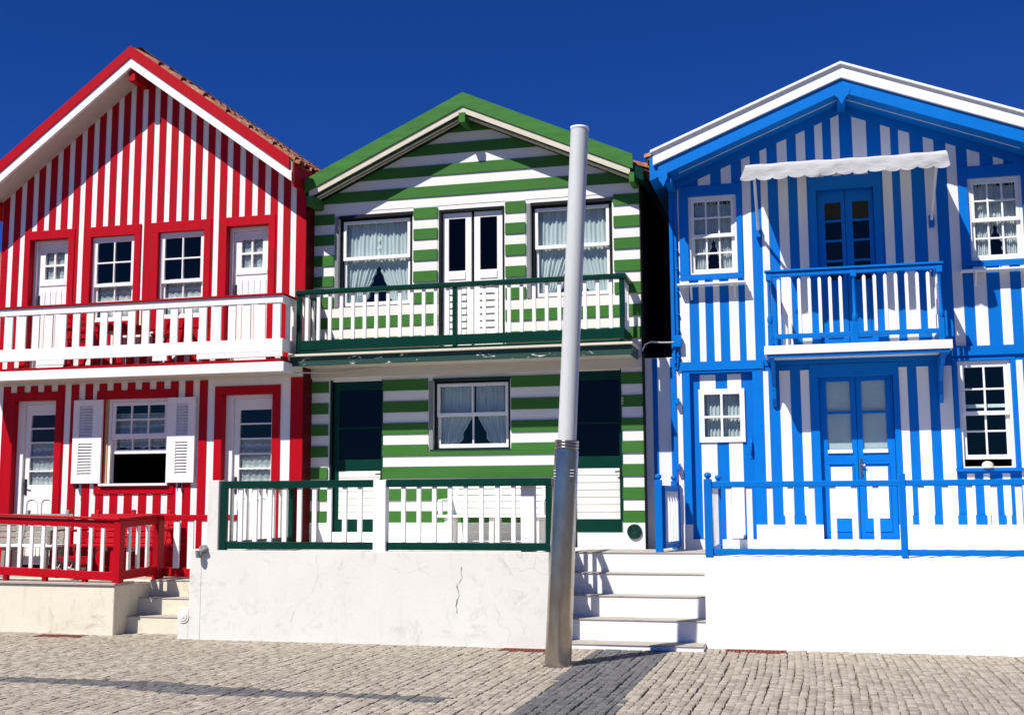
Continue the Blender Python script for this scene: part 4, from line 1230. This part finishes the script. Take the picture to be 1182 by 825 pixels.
# cables between the houses
m = MB(); m.tube([(-2.03, 14.78, 3.52), (-1.98, 14.74, 3.60), (-1.90, 14.74, 3.63), (-1.78, 14.80, 3.62), (-1.62, 14.90, 3.63)], .011, 8)
tag(m.build('cable', cable_m), 'thin pale cable crossing the gap from the green house to the blue house', 'cable')
m = MB(); m.tube([(-7.1, 13.96, 3.30), (-6.8, 14.0, 3.27), (-6.62, 14.3, 3.33), (-6.3, 14.70, 3.36), (-5.6, 14.72, 3.42)], .008, 8)
tag(m.build('cable', cable_m), 'thin pale cable sagging under the balconies from the red house to the green house', 'cable')

# ------------------------------------------------------------------ lamp post (it leans a little to the right)
lp = thing('street_lamp', 'tall leaning street lamp with steel base and white tube in front of the green house', 'lamp', (-2.433, 11.3, 0))
ax = Vector((.0525, .0, 1)).normalized(); b0 = Vector((-2.433, 11.3, 0))
def lpp(h): return b0 + ax * h
m = MB(); m.tube([lpp(-.05), lpp(0.0), lpp(2.10)], [.131, .131, .119], 40); lo = m.build('steel_sleeve', steel_m, lp)
m = MB()
for hh in (2.115, 2.145, 2.175): m.tube([lpp(hh), lpp(hh + .006), lpp(hh + .018), lpp(hh + .024)], [.113, .122, .122, .113], 40)
m.tube([lpp(2.10), lpp(2.20)], .112, 40); m.build('collar', steel_m, lp)
m = MB(); m.tube([lpp(.0), lpp(.012)], [.15, .15], 40); m.build('base_ring', steel_m, lp)
m = MB()
for hh in (1.84, 1.87, 1.90):
    for a in (-.9, .75):
        pts = []
        for q in range(5):
            t = -math.pi / 2 + a + (q - 2) * .09; p = lpp(hh); pts.append((p.x + .1215 * math.cos(t), p.y + .1215 * math.sin(t), p.z))
        m.tube(pts, .004, 5)
m.build('vent_slot', white_trim, lp)
m = MB(); m.tube([lpp(2.2), lpp(5.385)], .092, 40); m.build('lamp_tube', acrylic_m, lp)
m = MB(); m.tube([lpp(5.385), lpp(5.39), lpp(5.41), lpp(5.415)], [.092, .097, .097, .085], 40); m.build('cap', white_trim, lp)

# ------------------------------------------------------------------ neighbour house at the left edge, barely in view
nb = thing('neighbour_house', 'lower white house with orange tiled roof just visible left of the red house', 'house', (-14.3, 15.4, 0))
m = MB(); ngb = (-14.3, 6.2, .5); sheet_with_holes(m, -16.6, -12.0, -.05, 6.0, [(-15.8, -15.0, .6, 2.6), (-13.8, -12.8, 1.4, 2.6), (-13.8, -12.9, 3.6, 4.6), (-15.7, -14.8, 3.6, 4.6)], 15.4, 15.6, 0, (ngb[0], ngb[1] - .2, .5)); m.box(-12.1, -12.0, 15.6, 22, -.05, 4.9); m.box(-16.6, -16.5, 15.6, 22, -.05, 4.9); m.box(-16.5, -12.1, 16.6, 16.7, -.05, 4.8)
m.build('wall', plaster_b, nb)
for hh in ((-15.8, -15.0, .6, 2.6), (-13.8, -12.8, 1.4, 2.6), (-13.8, -12.9, 3.6, 4.6), (-15.7, -14.8, 3.6, 4.6)):
    m = MB(); pr = sash(m, hh[0], hh[1], hh[2], hh[3], 15.45, 2, 2); f = m.build('window', white_trim, nb); panes(pr, 15.47, f)
m = MB()
for xe in (-16.85, -11.72): slope_board(m, ngb[0], ngb[1], .5, xe, 0, .16, 15.1, 22.2)
m.build('roof', tiles_m, nb)

# ================================================================== GROUND
gnd = MB(); gnd.add([(-150, -120, -.034), (150, -120, -.034), (150, 180, -.034), (-150, 180, -.034)], [(0, 1, 2, 3)])
struct(gnd.build('ground', far_paving))
js = MB(); js.add([(-14, 6.0, -.022), (5.5, 6.0, -.022), (5.5, 14, -.022), (-14, 14, -.022)], [(0, 1, 2, 3)])
struct(js.build('paving_bed', sand))
def in_poly(x, y, poly):
    c = False; j = len(poly) - 1
    for i in range(len(poly)):
        if ((poly[i][1] > y) != (poly[j][1] > y)) and (x < (poly[j][0] - poly[i][0]) * (y - poly[i][1]) / (poly[j][1] - poly[i][1]) + poly[i][0]): c = not c
        j = i
    return c
band = [(-2.30, 12.70), (-1.52, 12.70), (-1.49, 6.0), (-2.20, 6.0)]
wedge = [(-7.38, 9.52), (-6.23, 9.56), (-5.67, 9.58), (-5.03, 9.42), (-4.48, 9.38), (-3.99, 9.32), (-3.53, 9.36), (-2.9, 9.35), (-2.93, 9.04), (-3.45, 9.14), (-3.93, 9.17), (-4.31, 9.03), (-4.81, 9.01), (-5.34, 9.02), (-6.0, 9.21), (-7.2, 9.29)]  # tapered foreground strip where the setts are drawn darker
drains = [(-.93, -.28, 12.70, 12.93), (-3.30, -2.62, 12.30, 12.52), (-9.2, -8.55, 12.40, 12.63)]
def front(x):
    if x < -8.2: return 12.70 + (-8.27 - x) * .07
    if x < -7.15: return 12.98
    if x < -2.79: return 12.55
    if x < -1.14: return 12.66
    return 12.97
stones = {0: MB(), 1: MB()}
x = -12.0
col_i = 0
while x < 4.6:
    w = random.uniform(.060, .080); ph = random.uniform(0, 6.28); am = random.uniform(.004, .011)
    y = 6.6 + random.uniform(-.05, .05)
    while y < 13.05:
        l = random.uniform(.056, .094)
        xo = am * math.sin(y * 2.1 + ph) + .03 * math.sin(y * .7 + x * .25)
        cx, cy = x + w / 2 + xo + random.uniform(-.005, .005), y + l / 2
        if cy < front(cx) + .03 and not any(d[0] < cx < d[1] and d[2] < cy < d[3] for d in drains):
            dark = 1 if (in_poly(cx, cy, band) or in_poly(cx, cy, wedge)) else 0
            g = .0026
            x0, x1, y0, y1 = cx - w / 2 + g, cx + w / 2 - g, y + g, y + l - g
            j = lambda s=.0045: random.uniform(-s, s)
            h = random.uniform(-.003, .0025); tx, ty = random.uniform(-.018, .018), random.uniform(-.018, .018)
            cs = [(x0 + j(), y0 + j()), (x1 + j(), y0 + j()), (x1 + j(), y1 + j()), (x0 + j(), y1 + j())]
            mbk = stones[dark]; b = len(mbk.v)
            for (px, py) in cs: mbk.v.append((px, py, -.03))
            for (px, py) in cs: mbk.v.append((px, py, h - .004 + (px - cx) * tx + (py - cy) * ty))
            for (px, py) in cs:
                qx, qy = cx + (px - cx) * .86, cy + (py - cy) * .86
                mbk.v.append((qx, qy, h + (qx - cx) * tx + (qy - cy) * ty + j(.001)))
            for a in range(4):
                c2 = (a + 1) % 4
                mbk.face([b + a, b + c2, b + 4 + c2, b + 4 + a]); mbk.face([b + 4 + a, b + 4 + c2, b + 8 + c2, b + 8 + a], 0, True)
            mbk.face([b + 8, b + 9, b + 10, b + 11], 0, True)
        y += l
    x += w; col_i += 1
struct(stones[0].build('cobbled_pavement', stone)); struct(stones[1].build('dark_paving_stones', stone_dark))
# drains
dl = ['rusty drain grate in the cobbles below the smooth white wall', 'rusty drain grate beside the lamp post below the cracked wall', 'rusty drain grate below the low yellowed wall']
for d, lb in zip(drains, dl):
    t = thing('drain_cover', lb, 'drain', ((d[0] + d[1]) / 2, (d[2] + d[3]) / 2, 0), 'drain covers along the wall foot')
    m = MB(); sheet_with_holes_xy = None
    x0, x1, y0, y1 = d
    m.box(x0 + .01, x1 - .01, y0 + .01, y0 + .03, -.03, .004); m.box(x0 + .01, x1 - .01, y1 - .03, y1 - .01, -.03, .004)
    m.box(x0 + .01, x0 + .03, y0 + .03, y1 - .03, -.03, .004); m.box(x1 - .03, x1 - .01, y0 + .03, y1 - .03, -.03, .004)
    m.build('drain_frame', rust, t)
    m = MB(); xx = x0 + .045
    while xx < x1 - .05: m.box(xx, xx + .022, y0 + .03, y1 - .03, -.025, .002); xx += .040
    m.build('grate', rust, t)

# ================================================================== CAMERA, LIGHT, SKY
cam = bpy.data.cameras.new('camera'); cam.lens = 40.54; cam.sensor_width = 36; cam.sensor_fit = 'HORIZONTAL'; cam.clip_end = 2000
co = bpy.data.objects.new('camera', cam); COL.objects.link(co); scene.camera = co
yaw, pitch, roll = R(14.3), R(7.08), R(-.28)
cyw, syw = math.cos(yaw), math.sin(yaw)
Fv = Vector((-syw * math.cos(pitch), cyw * math.cos(pitch), math.sin(pitch))); r0 = Vector((cyw, syw, 0)); u0 = r0.cross(Fv)
Rv = r0 * math.cos(roll) + u0 * math.sin(roll); Uv = -r0 * math.sin(roll) + u0 * math.cos(roll)
from mathutils import Matrix
co.matrix_world = Matrix(((Rv.x, Uv.x, -Fv.x, 0), (Rv.y, Uv.y, -Fv.y, 0), (Rv.z, Uv.z, -Fv.z, 1.6), (0, 0, 0, 1)))

sd = Vector((.56, 1.0, -1.42)).normalized()          # direction the light travels
sl = bpy.data.lights.new('sun', 'SUN'); sl.energy = 5.0; sl.angle = R(.5); sl.color = (1, .955, .89)
slo = bpy.data.objects.new('sun', sl); COL.objects.link(slo)
slo.rotation_euler = sd.to_track_quat('-Z', 'Y').to_euler(); slo.location = (-6, -6, 16)
elev = math.asin(-sd.z); az = math.atan2(-sd.x, -sd.y)   # azimuth of the sun, measured from +Y
world = bpy.data.worlds.new('World'); scene.world = world; world.use_nodes = True
nt = world.node_tree; bgd = nt.nodes['Background']
sky = nt.nodes.new('ShaderNodeTexSky'); sky.sky_type = 'NISHITA'; sky.sun_disc = False
sky.sun_elevation = elev; sky.sun_rotation = az; sky.altitude = 1500; sky.air_density = 1.0; sky.dust_density = .0; sky.ozone_density = 4.0
hs_ = nt.nodes.new('ShaderNodeHueSaturation'); hs_.inputs['Saturation'].default_value = 1.0
pol = mix(nt, 1.0, sky.outputs[0], (.085, .295, .80), "MULTIPLY")   # deep polarised blue
nt.links.new(pol, hs_.inputs['Color']); nt.links.new(hs_.outputs[0], bgd.inputs['Color'])
bgd.inputs['Strength'].default_value = .08
scene.view_settings.view_transform = 'Standard'; scene.view_settings.look = 'None'
scene.view_settings.exposure = .38; scene.view_settings.gamma = 1
scene.view_settings.use_curve_mapping = False
scene.cycles.max_bounces = 8; scene.cycles.transparent_max_bounces = 12
